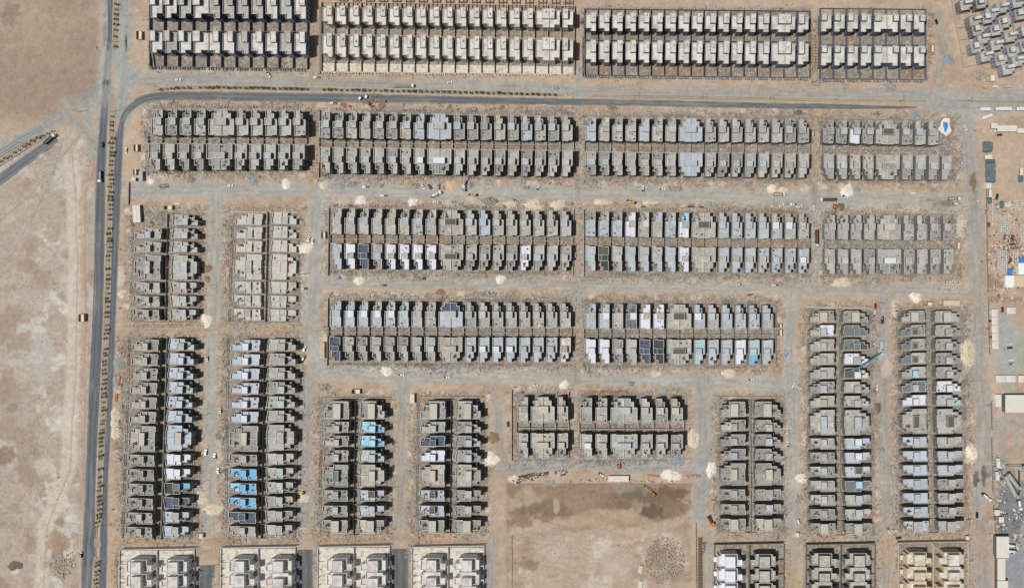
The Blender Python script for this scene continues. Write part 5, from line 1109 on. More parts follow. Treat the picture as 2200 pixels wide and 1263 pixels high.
# stacks of blocks, panels, timber
pal = MB()
for i in range(2):
    for j in range(2): pal.box(-.62+i*.63, -.02+i*.63, -.62+j*.63, -.02+j*.63, .12, 1.15+.05*((i+j) % 2), 0, False)
pal.box(-.68,.68,-.68,.68,-.02,.12,1,False); pal_me = pal.mesh("block_pallet", [mat("new_blocks", (186,182,170), stain=.1, spread=.08), rub_d]); pal_br = pal.mesh("block_pallet", [mat("brown_blocks", (160,140,118), stain=.12, spread=.08), rub_d])
def pallets(px0, px1, py0, py1, st, where, skew=0, me=None, drop=.08):
    rng = random.Random(int(px0+py0)); y = py0; nr = 0
    while y < py1:
        x = px0; nr += 1; nc = 0
        while x < px1:
            nc += 1
            if rng.random() > drop:
                o = bpy.data.objects.new("block_pallet", me or pal_me); C.objects.link(o); a, b = Wp(x+(y-py0)*skew+rng.uniform(-.4,.4), y+rng.uniform(-.4,.4), 1)
                o.location = (a, b, 0); o.rotation_euler = (0,0,rng.uniform(-.12,.12)); k = st*S/1.55; o.scale = (k, k, .9+.3*rng.random())
                tag(o, "block pallet, %s in the %s row %s" % (nth(nc), nth(nr), where), "pallet", "pallets of blocks "+where)
            x += st
        y += st
pallets(2149,2172,465,505,4.6,"above the silver car", -.12); pallets(2194,2204,484,524,4.6,"at the right edge of the storage yard"); pallets(2144,2163,540,588,4.4,"left of the tan-roofed lean-to"); pallets(2177,2190,541,562,4.6,"between the two blue tarpaulins")
pallets(2126,2157,592,622,5.0,"left of the white-roofed shed", 0, pal_br, .2); pallets(2180,2202,432,450,4.8,"above the storage yard"); pallets(2036,2066,606,632,5.2,"right of the last middle block", -.25); pallets(2127,2196,641,652,5.6,"above the carports", 0, pal_br, .3); pallets(2127,2136,438,470,4.8,"along the yard fence", 0, None, .3)
pallets(1750,1759,45,155,6.2,"between the third and fourth top blocks", -.02, pal_br, .1); pallets(1741,1748,50,150,7.5,"along the third top block's end", 0, pal_br, .4); pallets(1999,2010,30,140,6.5,"right of the fourth top block", 0, pal_br, .55)
pan = MB()
for i in range(5): pan.box(-1.6,1.6,-.75,.75,i*.28,i*.28+.16,0,False)
pan_me = pan.mesh("panel_stack", [mat("formwork_panels", (112,94,76), stain=.2)])
for i in range(24):
    o = bpy.data.objects.new("panel_stack", pan_me); C.objects.link(o); x, y = Wp(1504, 1156+i*4.7); o.location = (x, y, 0); tag(o, "%s stack of brown panels from the top along the field fence" % nth(i+1), "panel stack", "formwork stacks along the fence")
rubble_pile(1511,1172,7,20,"and grey bundles beside the formwork stacks", 300, [conc_d, rub_g], 160)
def stack(px, py, L, w, a, m, label, h=.7, name="timber_stack"):
    x, y = Wp(px, py); mb = MB(); rng = random.Random(int(px)); n = 7
    for k in range(n):
        o = (k-n/2+.5)*w/n; mb.rbox(rng.uniform(-.4,.4), o, -.05, L*rng.uniform(.8,1), w/n*.8, h*rng.uniform(.6,1), rng.uniform(-.05,.05))
    o = mb.obj(name, m); o.location = (x, y, 0); o.rotation_euler = (0,0,R(a)); return tag(o, label, "stack")
org = mat("orange_timber", (196,122,84), stain=.12); red_m = mat("red_paint", (168,62,52), stain=.1)
for a in [(1404,1021,11,1.8,-5,org,"orange timber stack at the top of the brown field"),(257,817,8,1.2,80,org,"upper orange stack beside the long road"),(250,853,7,2,85,org,"lower orange stack beside the long road"),(1130,1022,16,3,12,rub_d,"long black heap of steel left of the field cabin"),(1165,1018,12,2.6,10,rub_d,"second black heap of steel above the brown field"),
 (1180,1036,8,3,0,rub_g,"grey pipes at the top left of the brown field"),(1105,1028,7,5,70,rub_w,"bundle of white pipes at the field's top left corner"),(1375,1168,1,1,0,rub_w,"x"),(1376,1222,7,3,80,rub_w,"upper bundle of white pipes in the field"),(1376,1255,7,3,80,rub_w,"lower bundle of white pipes in the field"),
 (1381,445,4,1.2,0,rub_d,"dark skip right of the yellow backhoe"),(1484,444,6,1.4,0,rub_d,"long dark trough above the centre middle block"),(1507,445,4,1.3,0,rub_d,"short dark trough above the centre middle block"),(1612,633,6,1.4,10,rub_d,"dark skip above the lower-middle tier"),(2165,440,5,3,0,rub_w,"white sacks beside the green net"),(2175,510,5,2.5,80,rub_r,"rusty bars in the storage yard"),(2174,525,6,2,0,rub_r,"rusty beams below the pallets"),(2170,560,6,2,60,rub_r,"rusty scrap beside the pallets"),(2124,483,4.5,2.2,90,rub_d,"dark container by the yard fence"),(2155,539,5,1.2,0,rub_d,"dark rack above the pallets"),(1040,418,1,1,0,rub_d,"x"),(1045,407,6,1.6,20,rub_t,"flat trailer bed right of the yellow loader"),(382,438,5,1.5,0,rub_w,"white slab above the first short columns"),(600,392,2,1.6,0,org,"orange skip below the leftmost block"),(1022,402,0.1,.1,0,org,"x"),(953,403,3,1.6,90,org,"orange box beside the grey van"),(751,229,2.4,1.6,0,red_m,"red box left of the parked trucks"),(801,229,3.6,1.8,0,red_m,"red box below the parked trucks"),(845,950,5,1.6,80,rub_d,"dark rack beside the second column"),(1835,1,1,1,0,rub_d,"x"),(1845,987,5,1.4,88,rub_d,"x"),(835,960,1,1,0,rub_d,"x"),(845,1005,6,1.2,85,rub_d,"long dark rack lower beside the second column"),(646,820,11,1.0,88,rub_d,"long dark rack beside the fourth tall column")]:
    if a[-1] != "x": stack(*a)
ring = MB()
for k in range(16):
    a0, a1 = 2*math.pi*k/16, 2*math.pi*(k+1)/16; ri, ro, h = .95, 1.35, 1.5; c0, s0, c1, s1 = math.cos(a0), math.sin(a0), math.cos(a1), math.sin(a1)
    ring.quad((ro*c0,ro*s0,-.1),(ro*c1,ro*s1,-.1),(ro*c1,ro*s1,h),(ro*c0,ro*s0,h)); ring.quad((ri*c1,ri*s1,-.1),(ri*c0,ri*s0,-.1),(ri*c0,ri*s0,h),(ri*c1,ri*s1,h)); ring.quad((ro*c0,ro*s0,h),(ro*c1,ro*s1,h),(ri*c1,ri*s1,h),(ri*c0,ri*s0,h))
ring_me = ring.mesh("concrete_ring", conc_l)
for px, py, l in ((2125,1148,"upper concrete manhole ring beside the workshop road"),(2127,1164,"lower concrete manhole ring beside the workshop road"),(2115,803,"concrete manhole ring left of the lower carports")):
    o = bpy.data.objects.new("manhole_ring", ring_me); C.objects.link(o); x, y = Wp(px, py); o.location = (x, y, 0); tag(o, l, "manhole ring")
# ================================================================ PLANTS, LAMPS
trunk_m = mat("palm_trunk", (92,74,54), stain=.2); frond_m = [mat("palm_fronds_a", (70,66,38), stain=.25, spread=.2), mat("palm_fronds_b", (92,76,48), stain=.25, spread=.15)]
def palm(k):
    rng = random.Random(k); root = bpy.data.objects.new("young_palm", None); t = MB(); t.cyl((0,0,-.1),(0,0,1.1+.2*k),.22,.14,6); tr = bpy.data.objects.new("trunk", t.mesh("trunk", trunk_m)); tr.parent = root
    mb = MB(); z0 = 1.1+.2*k; n = 11
    for i in range(n):
        a = 2*math.pi*i/n+rng.uniform(-.25,.25); L = rng.uniform(1.1,1.9); up = rng.uniform(.3,1.0); w = rng.uniform(.16,.28); ca, sa = math.cos(a), math.sin(a); px, py = -sa*w, ca*w
        P = [(0,0,z0),(ca*L*.5,sa*L*.5,z0+up),(ca*L,sa*L,z0+up*.4)]
        mb.quad((P[0][0]-px*.3,P[0][1]-py*.3,P[0][2]),(P[1][0]-px,P[1][1]-py,P[1][2]),(P[1][0]+px,P[1][1]+py,P[1][2]),(P[0][0]+px*.3,P[0][1]+py*.3,P[0][2])); mb.tri((P[1][0]-px,P[1][1]-py,P[1][2]),P[2],(P[1][0]+px,P[1][1]+py,P[1][2]))
    cr = bpy.data.objects.new("crown", mb.mesh("crown", frond_m[k % 2])); cr.parent = root; CH[root.name] = [tr, cr]; return root
palms = [palm(k) for k in range(4)]
def along(pts, step, jit, f, lo=0, hi=1e9):
    q = interp([(p[0], p[1], 0) for p in pts], 1.0); acc = 0; last = -1e9; rng = random.Random(int(pts[0][0]+step*10))
    for i in range(1, len(q)):
        acc += float(np.linalg.norm(q[i]-q[i-1]))
        if acc-last >= step and lo <= acc <= hi: last = acc; f(q[i][0]+rng.uniform(-jit, jit), q[i][1]+rng.uniform(-jit, jit), rng)
def put_palm(lbl, grp):
    cnt = [0]
    def f(px, py, rng):
        if rng.random() < .06: return
        cnt[0] += 1; lb = "%s %s" % (nth(cnt[0]), lbl)
        x, y = Wp(px, py, 1.5); s = rng.uniform(.75,1.3); clone(palms[rng.randrange(4)], (x, y, .12), rng.uniform(0, 6.3), lb, grp, (s,s,s))
    return f
_n0 = len(C.objects)
along(M_TOP, 11, 1.2, put_palm("young palm from the top in the median at the top edge", "palms of the top median"))
along(M_MAIN, 9.2, 2.2, put_palm("young palm from the top in the long median", "palms of the long median"), 45, 1000)
along(M_LOW, 9, 1.5, put_palm("young palm from the top in the bottom left median", "palms of the lower median"))
along(M_ROAD, 11.6, .8, put_palm("young palm from the left in the crossing road's median", "palms of the crossing road median"), 15, 870)
along(M_LEFT, 11, 1.5, put_palm("young palm from the right in the slanting median", "palms of the slanting median"))
for o in C.objects:
    if o.name.startswith("young_palm"): o["category"] = "palm"
bush_m = [mat("dry_bush", (72,76,44), stain=.3), mat("dry_bush_brown", (96,80,56), stain=.3)]
def bush(px, py, r, label, k=0):
    rng = random.Random(int(px)); mb = MB(); x, y = Wp(px, py)
    for _ in range(90):
        a, u, v = rng.uniform(0, 6.3), rng.random()**.5*r, rng.uniform(0, r*.8); c = (math.cos(a)*u, math.sin(a)*u, v*(1-u/r*.5)); s = rng.uniform(.12,.32)
        d = [(rng.uniform(-1,1)*s, rng.uniform(-1,1)*s, rng.uniform(-.5,1)*s) for _ in range(3)]; mb.tri(*[(c[0]+q[0], c[1]+q[1], c[2]+q[2]) for q in d])
    o = mb.obj("bush", bush_m[k]); o.location = (x, y, 0); tag(o, label, "bush")
for a in [(115,610,1.6,"upper dark bush alone in the desert"),(117,623,1.2,"lower dark bush alone in the desert"),(126,1025,1.1,"single dark bush beside the desert track"),(258,662,1.2,"small bush right of the long road"),(1076,715,.8,"x"),(612,702,1.8,"brown bush below the second short columns",1),(249,806,1.2,"bush between the gravel heaps by the long road"),(238,1126,1.3,"bush beside the curved tyre marks"),(243,1094,1.0,"bush right of the road near the crossing"),(877,1090,1.2,"bush in the street between lower-centre columns"),(686,1037,1.1,"bush left of the lower-centre columns"),(259,536,.9,"small bush beside the road, middle"),(440,1098,1.0,"bush beside the left lower-left street"),(1686,676,2.2,"green bush right of the lower-middle tier"),(208,103,1.0,"bush west of the road at the top")]:
    if a[3] != "x": bush(*a)
pole_m = mat("lamp_steel", (74,66,60), rough=.5, stain=.05, metallic=.4); head_m = mat("lamp_grey", (120,120,118), rough=.4, stain=.05)
def lamp_proto(double):
    r = bpy.data.objects.new("street_lamp", None); H_ = 9.5; p = MB(); p.cyl((0,0,-.2),(0,0,H_),.16,.09,8); po = bpy.data.objects.new("pole", p.mesh("pole", pole_m)); ks = [po]; b = MB(); b.box(-.3,.3,-.3,.3,-.2,.35); ks.append(bpy.data.objects.new("base", b.mesh("base", conc_l)))
    for s in ((1,-1) if double else (1,)):
        a = MB(); a.beam((0,0,H_-.1),(s*2.0,0,H_+.35),.1,.1); ks.append(bpy.data.objects.new("arm", a.mesh("arm", pole_m))); h = MB(); h.box(min(s*1.8,s*2.7),max(s*1.8,s*2.7),-.16,.16,H_+.28,H_+.42); ks.append(bpy.data.objects.new("lamp_head", h.mesh("lamp_head", head_m)))
    for k in ks: k.parent = r
    CH[r.name] = ks; return r
lp = [lamp_proto(False), lamp_proto(True)]
for i, (px, py, d, a, w) in enumerate([(247,92,1,0,"in the top median"),(242,241,1,0,"in the long median beside the junction"),(238,379,1,0,"in the long median beside the street mouth"),(233,526,1,0,"in the long median beside the short columns"),(227,674,1,0,"in the long median above the brown lane"),(222,824,1,0,"in the long median beside the gravel heaps"),(216,977,1,0,"in the long median near the lower left villas"),(211,1130,1,0,"in the long median at the tyre-marked crossing"),(172,241,1,0,"on the sandy island left of the junction"),
  (347,191,1,90,"first from the left in the crossing road median"),(497,190,1,90,"second from the left in the crossing road median"),(645,192,1,90,"third in the crossing road median"),(790,195,1,90,"above the two parked trucks"),(937,198,1,90,"right of the tanker truck"),(1080,203,1,90,"near the right end of the planted median"),(1220,206,1,90,"at the end of the planted median"),(1362,208,1,90,"first in the bare median"),(1507,211,1,90,"second in the bare median"),(1652,213,1,90,"third in the bare median"),(1792,216,1,90,"fourth in the bare median"),(1932,219,1,90,"fifth in the bare median"),(2078,218,1,90,"in the median at the right edge"),
  (2090,282,0,0,"above the dark net"),(55,310,1,30,"in the slanting road's median"),(651,449,0,180,"above the second short columns"),(811,426,0,90,"above the left middle block"),(1000,300,0,0,"x"),(1368,404,0,180,"below the third block"),(1220,402,0,180,"at the end of the second block's street"),(1510,402,0,180,"right of the dark rubble"),(452,479,0,180,"right of the first short columns"),(450,614,0,180,"lower right of the first short columns"),(1124,1008,0,0,"above the field, left"),(1258,1006,0,0,"above the field, middle"),(1403,1008,0,0,"above the field, right"),(1532,1062,0,0,"beside the columns right of the field"),
  (648,893,0,180,"beside the fourth tall column"),(845,1047,0,0,"in the second lower-centre street"),(841,909,0,0,"upper in the second lower-centre street"),(640,1030,0,0,"near the yellow loader"),(443,890,0,180,"beside the second tall column"),(440,1033,0,180,"lower beside the second tall column"),(1922,688,0,0,"left of the rightmost columns"),(1922,828,0,0,"left of the rightmost columns, lower"),(1920,980,0,0,"left of the rightmost columns, lowest"),(2115,706,0,180,"beside the carports' fence"),(2120,870,0,180,"beside the warehouse fence"),(2112,428,0,180,"beside the yard fence"),(1045,846,0,180,"right of the lower-centre columns"),(1522,1198,0,0,"beside the formwork stacks"),(1045,1122,0,180,"at the foot of the lower-centre columns"),(562,1,0,0,"x"),(655,589,0,180,"right of the second short columns"),(437,1184,0,0,"at the first tarred street"),(840,1184,0,0,"at the third tarred street"),(2116,560,0,180,"beside the yard gate"),(2068,446,0,0,"beside the red and white truck")]):
    if w == "x": continue
    x, y = Wp(px, py); r = clone(lp[d], (x, y, 0), R(a), "%s street lamp %s" % ("two-armed" if d else "single-armed", w), "street lamps"); r["category"] = "street lamp"

# ================================================================ VEHICLES
tyre_m = mat("tyre_rubber", (34,33,32), stain=.1); glassv = mat("car_glass", (22,28,34), rough=.15, stain=0, spec=.6); lightm = mat("lamp_lens", (220,220,210), rough=.3, stain=0); tail_m = mat("tail_lens", (140,30,26), rough=.3, stain=0)
def paint(n, c): return mat("paint_"+n, c, rough=.32, stain=.04, spec=.5, coat=.3)
PT = {'white':paint('white',(212,212,208)),'silver':paint('silver',(176,180,182)),'grey':paint('grey',(126,134,138)),'black':paint('black',(36,38,42)),'darkblue':paint('darkblue',(40,48,72)),'darkgreen':paint('darkgreen',(40,66,56)),'green':paint('green',(52,112,86)),
      'red':paint('red',(140,34,36)),'darkred':paint('darkred',(112,30,32)),'yellow':paint('yellow',(222,168,28)),'beige':paint('beige',(176,164,142)),'bluegrey':paint('bluegrey',(112,130,142)),'orange':paint('orange',(206,118,30)),'digger':paint('digger',(206,156,40)),'brown':mat("load_brown",(118,92,68),stain=.15),'cream':paint('cream',(214,204,180)),'teal':paint('teal',(40,150,156)),'dkmetal':mat("chassis",(66,62,58),rough=.6,stain=.1),'blue':paint('blue',(70,90,160))}
def wheelset(parent, xs, hw, r=.34, w=.24):
    for x in xs:
        for s in (-1, 1):
            mb = MB(); mb.cyl((x, s*hw-w/2, r), (x, s*hw+w/2, r), r, n=12); mb.cyl((x, s*(hw+w/2*.9)-.02, r), (x, s*(hw+w/2*.9)+.04, r), r*.55, n=8, m=1); k = bpy.data.objects.new("wheel", mb.mesh("wheel", [tyre_m, head_m])); k.parent = parent; CH.setdefault(parent.name, []).append(k)
def part(root, name, mb, m):
    o = bpy.data.objects.new(name, mb.mesh(name, m)); o.parent = root; CH.setdefault(root.name, []).append(o); return o
def car_proto(kind):
    r = bpy.data.objects.new({'sedan':"saloon_car",'suv':"off_road_car",'pickup':"pickup_truck",'van':"van"}[kind], None); b = MB(); g = MB(); L = {'sedan':4.6,'suv':4.8,'pickup':5.2,'van':5.0}[kind]; a = L/2; W = .93
    if kind == 'sedan': lower = [(-a,.3),(a,.3),(a,.62),(a-.15,.78),(a-1.3,.92),(-a+.9,.95),(-a+.05,.9),(-a,.6)]; cab = [(-a+.75,.93),(a-1.35,.9),(a-2.15,1.42),(-a+1.45,1.44)]
    elif kind == 'suv': lower = [(-a,.35),(a,.35),(a,.8),(a-.15,1.0),(a-1.2,1.1),(-a+.1,1.1),(-a,.9)]; cab = [(-a+.05,1.08),(a-1.25,1.08),(a-1.9,1.78),(-a+.3,1.8)]
    elif kind == 'pickup': lower = [(-a,.4),(a,.4),(a,.8),(a-.15,.98),(a-1.25,1.06),(-a+2.0,1.06),(-a,1.0)]; cab = [(-a+2.0,1.04),(a-1.3,1.04),(a-1.95,1.72),(-a+2.15,1.74)]
    else: lower = [(-a,.3),(a,.3),(a,.9),(a-.1,1.05),(-a,1.1)]; cab = [(-a,1.08),(a-.15,1.04),(a-1.0,1.95),(-a+.08,2.0)]
    b.prof(lower, -W, W, 0); i = .14
    n = len(cab); base = len(b.v)
    for y, s in ((-W+.05, 1), (W-.05, -1)):
        for x, z in cab: b.v.append((x, y+(s*i if z > 1.2 else 0), z))
    for q in range(n): j = (q+1) % n; b.f.append((base+q, base+n+q, base+n+j, base+j)); b.m.append(0)
    b.f.append(tuple(range(base, base+n))); b.m.append(0); b.f.append(tuple(range(base+n, base+2*n))[::-1]); b.m.append(0)
    if kind == 'pickup':   # bed recess drawn as a real tray with raised sides
        b.box(-a+.02, -a+1.95, -W+.02, -W+.12, 1.0, 1.22, 0, False); b.box(-a+.02, -a+1.95, W-.12, W-.02, 1.0, 1.22, 0, False); b.box(-a, -a+.1, -W+.12, W-.12, 1.0, 1.22, 0, False)
    part(r, "body", b, [PT['white']])
    (x3, z3), (x2, z2) = cab[1], cab[2]; e = .015
    g1 = MB(); g1.quad((x3-.05,-W+.14,z3+e+.03),(x3-.05,W-.14,z3+e+.03),(x2+.1,W-.26,z2-.06+e+.04),(x2+.1,-W+.26,z2-.06+e+.04)); part(r, "windscreen", g1, glassv)
    (x0, z0), (x1, z1) = cab[0], cab[3]; g2 = MB(); g2.quad((x0+.05,W-.14,z0+e+.04),(x0+.05,-W+.14,z0+e+.04),(x1-.06,-W+.26,z1-.06+e+.03),(x1-.06,W-.26,z1-.06+e+.03)); part(r, "rear_window", g2, glassv)
    for s in (-1, 1):
        g3 = MB(); P = [(x0+.35,s*(W-.03),z0+.06),(x3-.3,s*(W-.03),z3+.08),(x2+.02,s*(W-.17),z2-.1),(x1+.18,s*(W-.17),z1-.1)]; g3.poly(P if s < 0 else P[::-1]); part(r, "side_window", g3, glassv)
        h = MB(); h.box(a-.04,a+.03,min(s*.55,s*.85),max(s*.55,s*.85),.6,.74); part(r, "headlight", h, lightm); t = MB(); t.box(-a-.03,-a+.04,min(s*.6,s*.88),max(s*.6,s*.88),.66,.84); part(r, "tail_light", t, tail_m)
    if kind == 'pickup': t = MB(); t.quad((-a+.1,-W+.12,1.063),(-a+1.95,-W+.12,1.063),(-a+1.95,W-.12,1.063),(-a+.1,W-.12,1.063)); part(r, "load_bed", t, PT['dkmetal'])
    wheelset(r, (-a+.9, a-.9), W-.1, .34 if kind == 'sedan' else .4); return r
CP = {k: car_proto(k) for k in ('sedan','suv','pickup','van')}
KN = {'sedan':"saloon car",'suv':"off-road car",'pickup':"pickup",'van':"van"}
CARS = [(383,172,0,'sedan','white',"on the gravel road under the top left block"),(220,311,90,'suv','black',"on the dusty west carriageway"),(270.5,323,90,'sedan','white',"beside the east carriageway"),(577,161,-60,'pickup','white',"parked askew under the top left block"),(680,167,180,'pickup','white',"at the lane mouth by the cream block"),
 (966,177,12,'sedan','white',"right of the tanker truck"),(667,35,85,'suv','bluegrey',"in the lane beside the cream block"),(715.5,222,180,'pickup','white',"below the tarred road, left of the trucks"),(1250,46,90,'pickup','grey',"in the lane left of the third top block"),(2012,47,-75,'sedan','darkblue',"on the track beside the fourth top block"),
 (2116,188,0,'suv','yellow',"only yellow one, at top right"),(2138,187,0,'suv','white',"right of the yellow car"),(2167,187,0,'suv','silver',"second right of the yellow car"),(2074,275,-65,'sedan','white',"on the right-hand road by the blue sheet"),(2134,282,0,'sedan','white',"under the cream cabin at right"),(2148,290,0,'sedan','darkred',"in front of the long office"),(2068,310,80,'suv','beige',"right of the rightmost block"),(1746,287,90,'van','silver',"in the brown lane"),
 (495,399,0,'sedan','white',"below the leftmost block"),(785,402,180,'pickup','white',"below the second block, left"),(824,421,180,'pickup','white',"in the wide street below the second block"),(909,401,-60,'sedan','white',"left of the dark red car"),(923,402,-50,'suv','darkred',"between white and grey cars"),(942,401,90,'suv','grey',"right of the dark red car"),(936,434,0,'sedan','white',"below the mixer truck"),(972,434,0,'sedan','beige',"below the orange sand heap"),(907.5,599,0,'suv','darkblue',"in the street under the left middle block"),(823,613,0,'suv','black',"in the street above the lower-middle tier"),(653,620,0,'suv','black',"right of the second short columns"),
 (663,513,70,'sedan','white',"beside the white heap, left one"),(671,518,90,'sedan','white',"beside the white heap, right one"),(1156,403,60,'pickup','white',"below the end of the second block"),(1108,433,-40,'pickup','silver',"above the left middle block"),(1381,406,90,'pickup','white',"pointing up below the third block"),(1423,407,0,'pickup','white',"below the third block"),(1430,420,0,'sedan','silver',"in the street under the white pickup"),(1236,548,90,'sedan','white',"in the narrow sandy lane"),(1586,611,0,'van','silver',"in the street under the centre middle block"),
 (1816,423,-20,'pickup','white',"at the brightest white heap"),(1961,416,0,'suv','white',"below the rightmost block"),(2051,438,-5,'pickup','white',"below the red and white truck"),(1679,442,30,'sedan','white',"leftmost of three by the brown lane"),(1705,439,180,'pickup','white',"middle of three by the brown lane"),(1718,444,30,'sedan','white',"rightmost of three by the brown lane"),(1748,446,-75,'suv','white',"at the foot of the brown lane"),(2066,354,-80,'suv','silver',"on the right-hand road"),(2142,423,78,'pickup','black',"in the open yard at right"),(2073,480,90,'sedan','white',"right of the right middle block"),(2079,504,90,'sedan','silver',"on the right-hand road, middle"),(2168,533,180,'pickup','silver',"in the storage yard gate"),(1665,613,180,'pickup','white',"under the centre middle block's end"),(2018,621,-20,'sedan','silver',"beside the pallets"),
 (355,765,-82,'sedan','white',"in the narrow lane of the lower-left columns"),(445,770,88,'sedan','green',"between the lower-left pairs, upper"),(473,882,90,'sedan','grey',"between the lower-left pairs, middle"),(442,971,85,'suv','white',"upper left of three in the lower-left street"),(461,980,90,'pickup','white',"middle of three in the lower-left street"),(468,1011,90,'sedan','white',"lowest of three in the lower-left street"),(174,1191,90,'suv','darkgreen',"on the verge of the long road"),
 (654,749,65,'sedan','silver',"upper of two by the street corner"),(652,769,65,'suv','black',"lower of two by the street corner"),(862,805,0,'pickup','white',"below the lower-middle tier, left"),(960,810,0,'pickup','white',"below the lower-middle tier, middle"),(1091,911,90,'sedan','black',"left of the small block"),(1150,828,0,'sedan','white',"above the small block"),(1614,815,12,'pickup','white',"below the lower-middle tier, right"),
 (1881,657,90,'sedan','red',"between the right-hand pairs, top"),(1879,674,80,'pickup','white',"just below the red one"),(1884,833,85,'suv','white',"between the right-hand pairs"),(1704,827,60,'suv','white',"left of two at the street corner"),(1716,832,-35,'sedan','white',"right of two at the street corner"),(1691,925,90,'sedan','white',"beside the columns right of the field"),(1693,954,90,'pickup','white',"below another in the same street"),(2154,665,90,'suv','red',"beside the single carport"),(2168,739,12,'sedan','white',"upper one in the carport yard"),(2170,747,5,'sedan','darkblue',"just below the white one in the yard"),(2173,773,0,'suv','white',"lower pair in the carport yard, top"),(2175,782,0,'pickup','silver',"lower pair in the carport yard, bottom"),
 (1291,1019,-30,'pickup','white',"at the top of the brown field"),(1715,1121,-75,'van','white',"near the orange lane, right"),(1909,1139,-65,'pickup','white',"at the foot of the right-hand street, left"),(1921,1140,0,'sedan','white',"at the foot of the right-hand street, right"),(1931,1155,12,'sedan','darkblue',"on the orange lane"),(2099,1106,90,'suv','black',"on the right-hand road, lower"),
 (2132,670,0,'sedan','white',"poking out of the first carport"),(2131,690,0,'sedan','black',"poking out of the second carport"),(2131,724,0,'sedan','darkred',"poking out of the fourth carport"),(2132,742,0,'sedan','white',"poking out of the fifth carport")]
for (px, py, a, k, c, w) in CARS:
    x, y = Wp(px, py, .8); r = clone(CP[k], (x, y, .04), R(a), "%s %s %s" % ({'darkblue':"dark blue",'darkgreen':"dark green",'darkred':"dark red",'bluegrey':"blue-grey"}.get(c, c), KN[k], w), "parked and moving vehicles", mats={'body': PT[c]}); r["category"] = KN[k].split()[-1] if k != 'sedan' else "car"

def vroot(name, px, py, a, label, cat):
    x, y = Wp(px, py, 1.5); return empty(name, (x, y, .04), R(a), label, cat)
def wheels_at(r, xs, hw, rad=.5, w=.35):
    for x in xs:
        for s in (-1, 1): mb = MB(); mb.cyl((x, s*hw-w/2, rad), (x, s*hw+w/2, rad), rad, n=12); mb.obj("wheel", tyre_m, r)
def truck_cab(r, x, c, L=2.2):
    b = MB(); b.prof([(x-L/2,.6),(x+L/2,.6),(x+L/2,1.6),(x+L/2-.25,2.75),(x-L/2,2.85)], -1.2, 1.2); b.obj("cab", PT[c], r)
    g = MB(); g.quad((x+L/2-.005,-1.05,1.65),(x+L/2-.005,1.05,1.65),(x+L/2-.22,1.0,2.6),(x+L/2-.22,-1.0,2.6)); o = g.obj("windscreen", glassv, r); o.location.x = .02
def tipper(px, py, a, cabc, bedc, load, L, label, name="dump_truck"):
    r = vroot(name, px, py, a, label, "truck"); h = L/2; truck_cab(r, h-1.1, cabc); ch = MB(); ch.box(-h+.2,h-.3,-.5,.5,.7,1.0); ch.obj("chassis", PT['dkmetal'], r)
    b = MB(); x0, x1 = -h, h-2.5; z0, z1 = 1.0, 2.5
    for q in ((x0,x1,-1.25,-1.13),(x0,x1,1.13,1.25),(x0,x0+.12,-1.13,1.13),(x1-.12,x1,-1.13,1.13)): b.box(*q, z0, z1)
    b.box(x0+.12,x1-.12,-1.13,1.13,z0,z0+.15)
    for k in range(int((x1-x0)/1.4)):
        for s in (-1, 1): b.box(x0+.4+k*1.4, x0+.52+k*1.4, min(s*1.25,s*1.31), max(s*1.25,s*1.31), z0, z1)
    b.obj("load_body", PT[bedc], r)
    if load: m = MB(); m.box(x0+.14,x1-.14,-1.11,1.11,z0+.15,z1-.35,0,False,.35); m.obj("load", load, r)
    wheels_at(r, [h-1.2,-h+1.0,-h+2.3]+([-h+3.6] if L > 10 else []), 1.05); return r
tipper(215,380,-90,'cream','dkmetal',rub_g,9.5,"grey dump truck on the west carriageway"); tipper(107,299,40,'white','darkgreen',PT['darkgreen'],11.5,"green dump truck with white cab on the slanting road"); tipper(1675,418,0,'cream','brown',rub_t,9.6,"brown dump truck under the third block's end")
tipper(1779,429,180,'white','dkmetal',rub_r,14,"long brown tipper lorry below the rightmost block"); tipper(1755,512,-90,'cream','dkmetal',rub_r,14,"long brown tipper lorry in the lane between middle blocks"); tipper(2050,427,0,'white','red',rub_g,10,"red and white truck at the right-hand corner")
def tanker(px, py, a, c, L, label):
    r = vroot("tanker_truck", px, py, a, label, "truck"); h = L/2; truck_cab(r, h-1.1, c); ch = MB(); ch.box(-h,h-2.4,-1.2,1.2,.8,1.05); ch.obj("chassis", PT['darkgreen'], r); t = MB(); t.cyl((-h+.3,.0,2.0),(h-2.9,.0,2.0),1.05,n=16); t.obj("tank", mat("tank_metal",(150,160,156),rough=.4,stain=.1), r)
    w = MB(); w.box(-h+.8,h-3.2,-.25,.25,3.0,3.12); w.obj("walkway", PT['dkmetal'], r); wheels_at(r, [h-1.2,-h+1,-h+2.3,-h+3.6], 1.05)
tanker(868,185,0,'white',17,"tanker truck on the gravel carriageway")
def mixer(px, py, a, label, c='white'):
    r = vroot("mixer_truck", px, py, a, label, "truck"); h = 4.9; truck_cab(r, h-1.1, c); ch = MB(); ch.box(-h,h-2.3,-.5,.5,.7,1.05); ch.obj("chassis", PT['dkmetal'], r)
    d = MB(); d.cyl((2.2,0,2.0),(.8,0,2.2),.75,1.2,14); d.cyl((.8,0,2.2),(-1.6,0,2.5),1.2,1.15,14,caps=False); d.cyl((-1.6,0,2.5),(-3.7,0,2.9),1.15,.55,14); d.obj("drum", PT['white'], r)
    k = MB(); k.beam((-3.6,0,3.1),(-4.7,.0,2.0),.7,.25); k.beam((-3.6,-.7,1.0),(-3.6,-.7,3.0),.15); k.beam((-3.6,.7,1.0),(-3.6,.7,3.0),.15); k.obj("chute", PT['dkmetal'], r); wheels_at(r, [h-1.2,-h+1.2,-h+2.5,.2], 1.05)
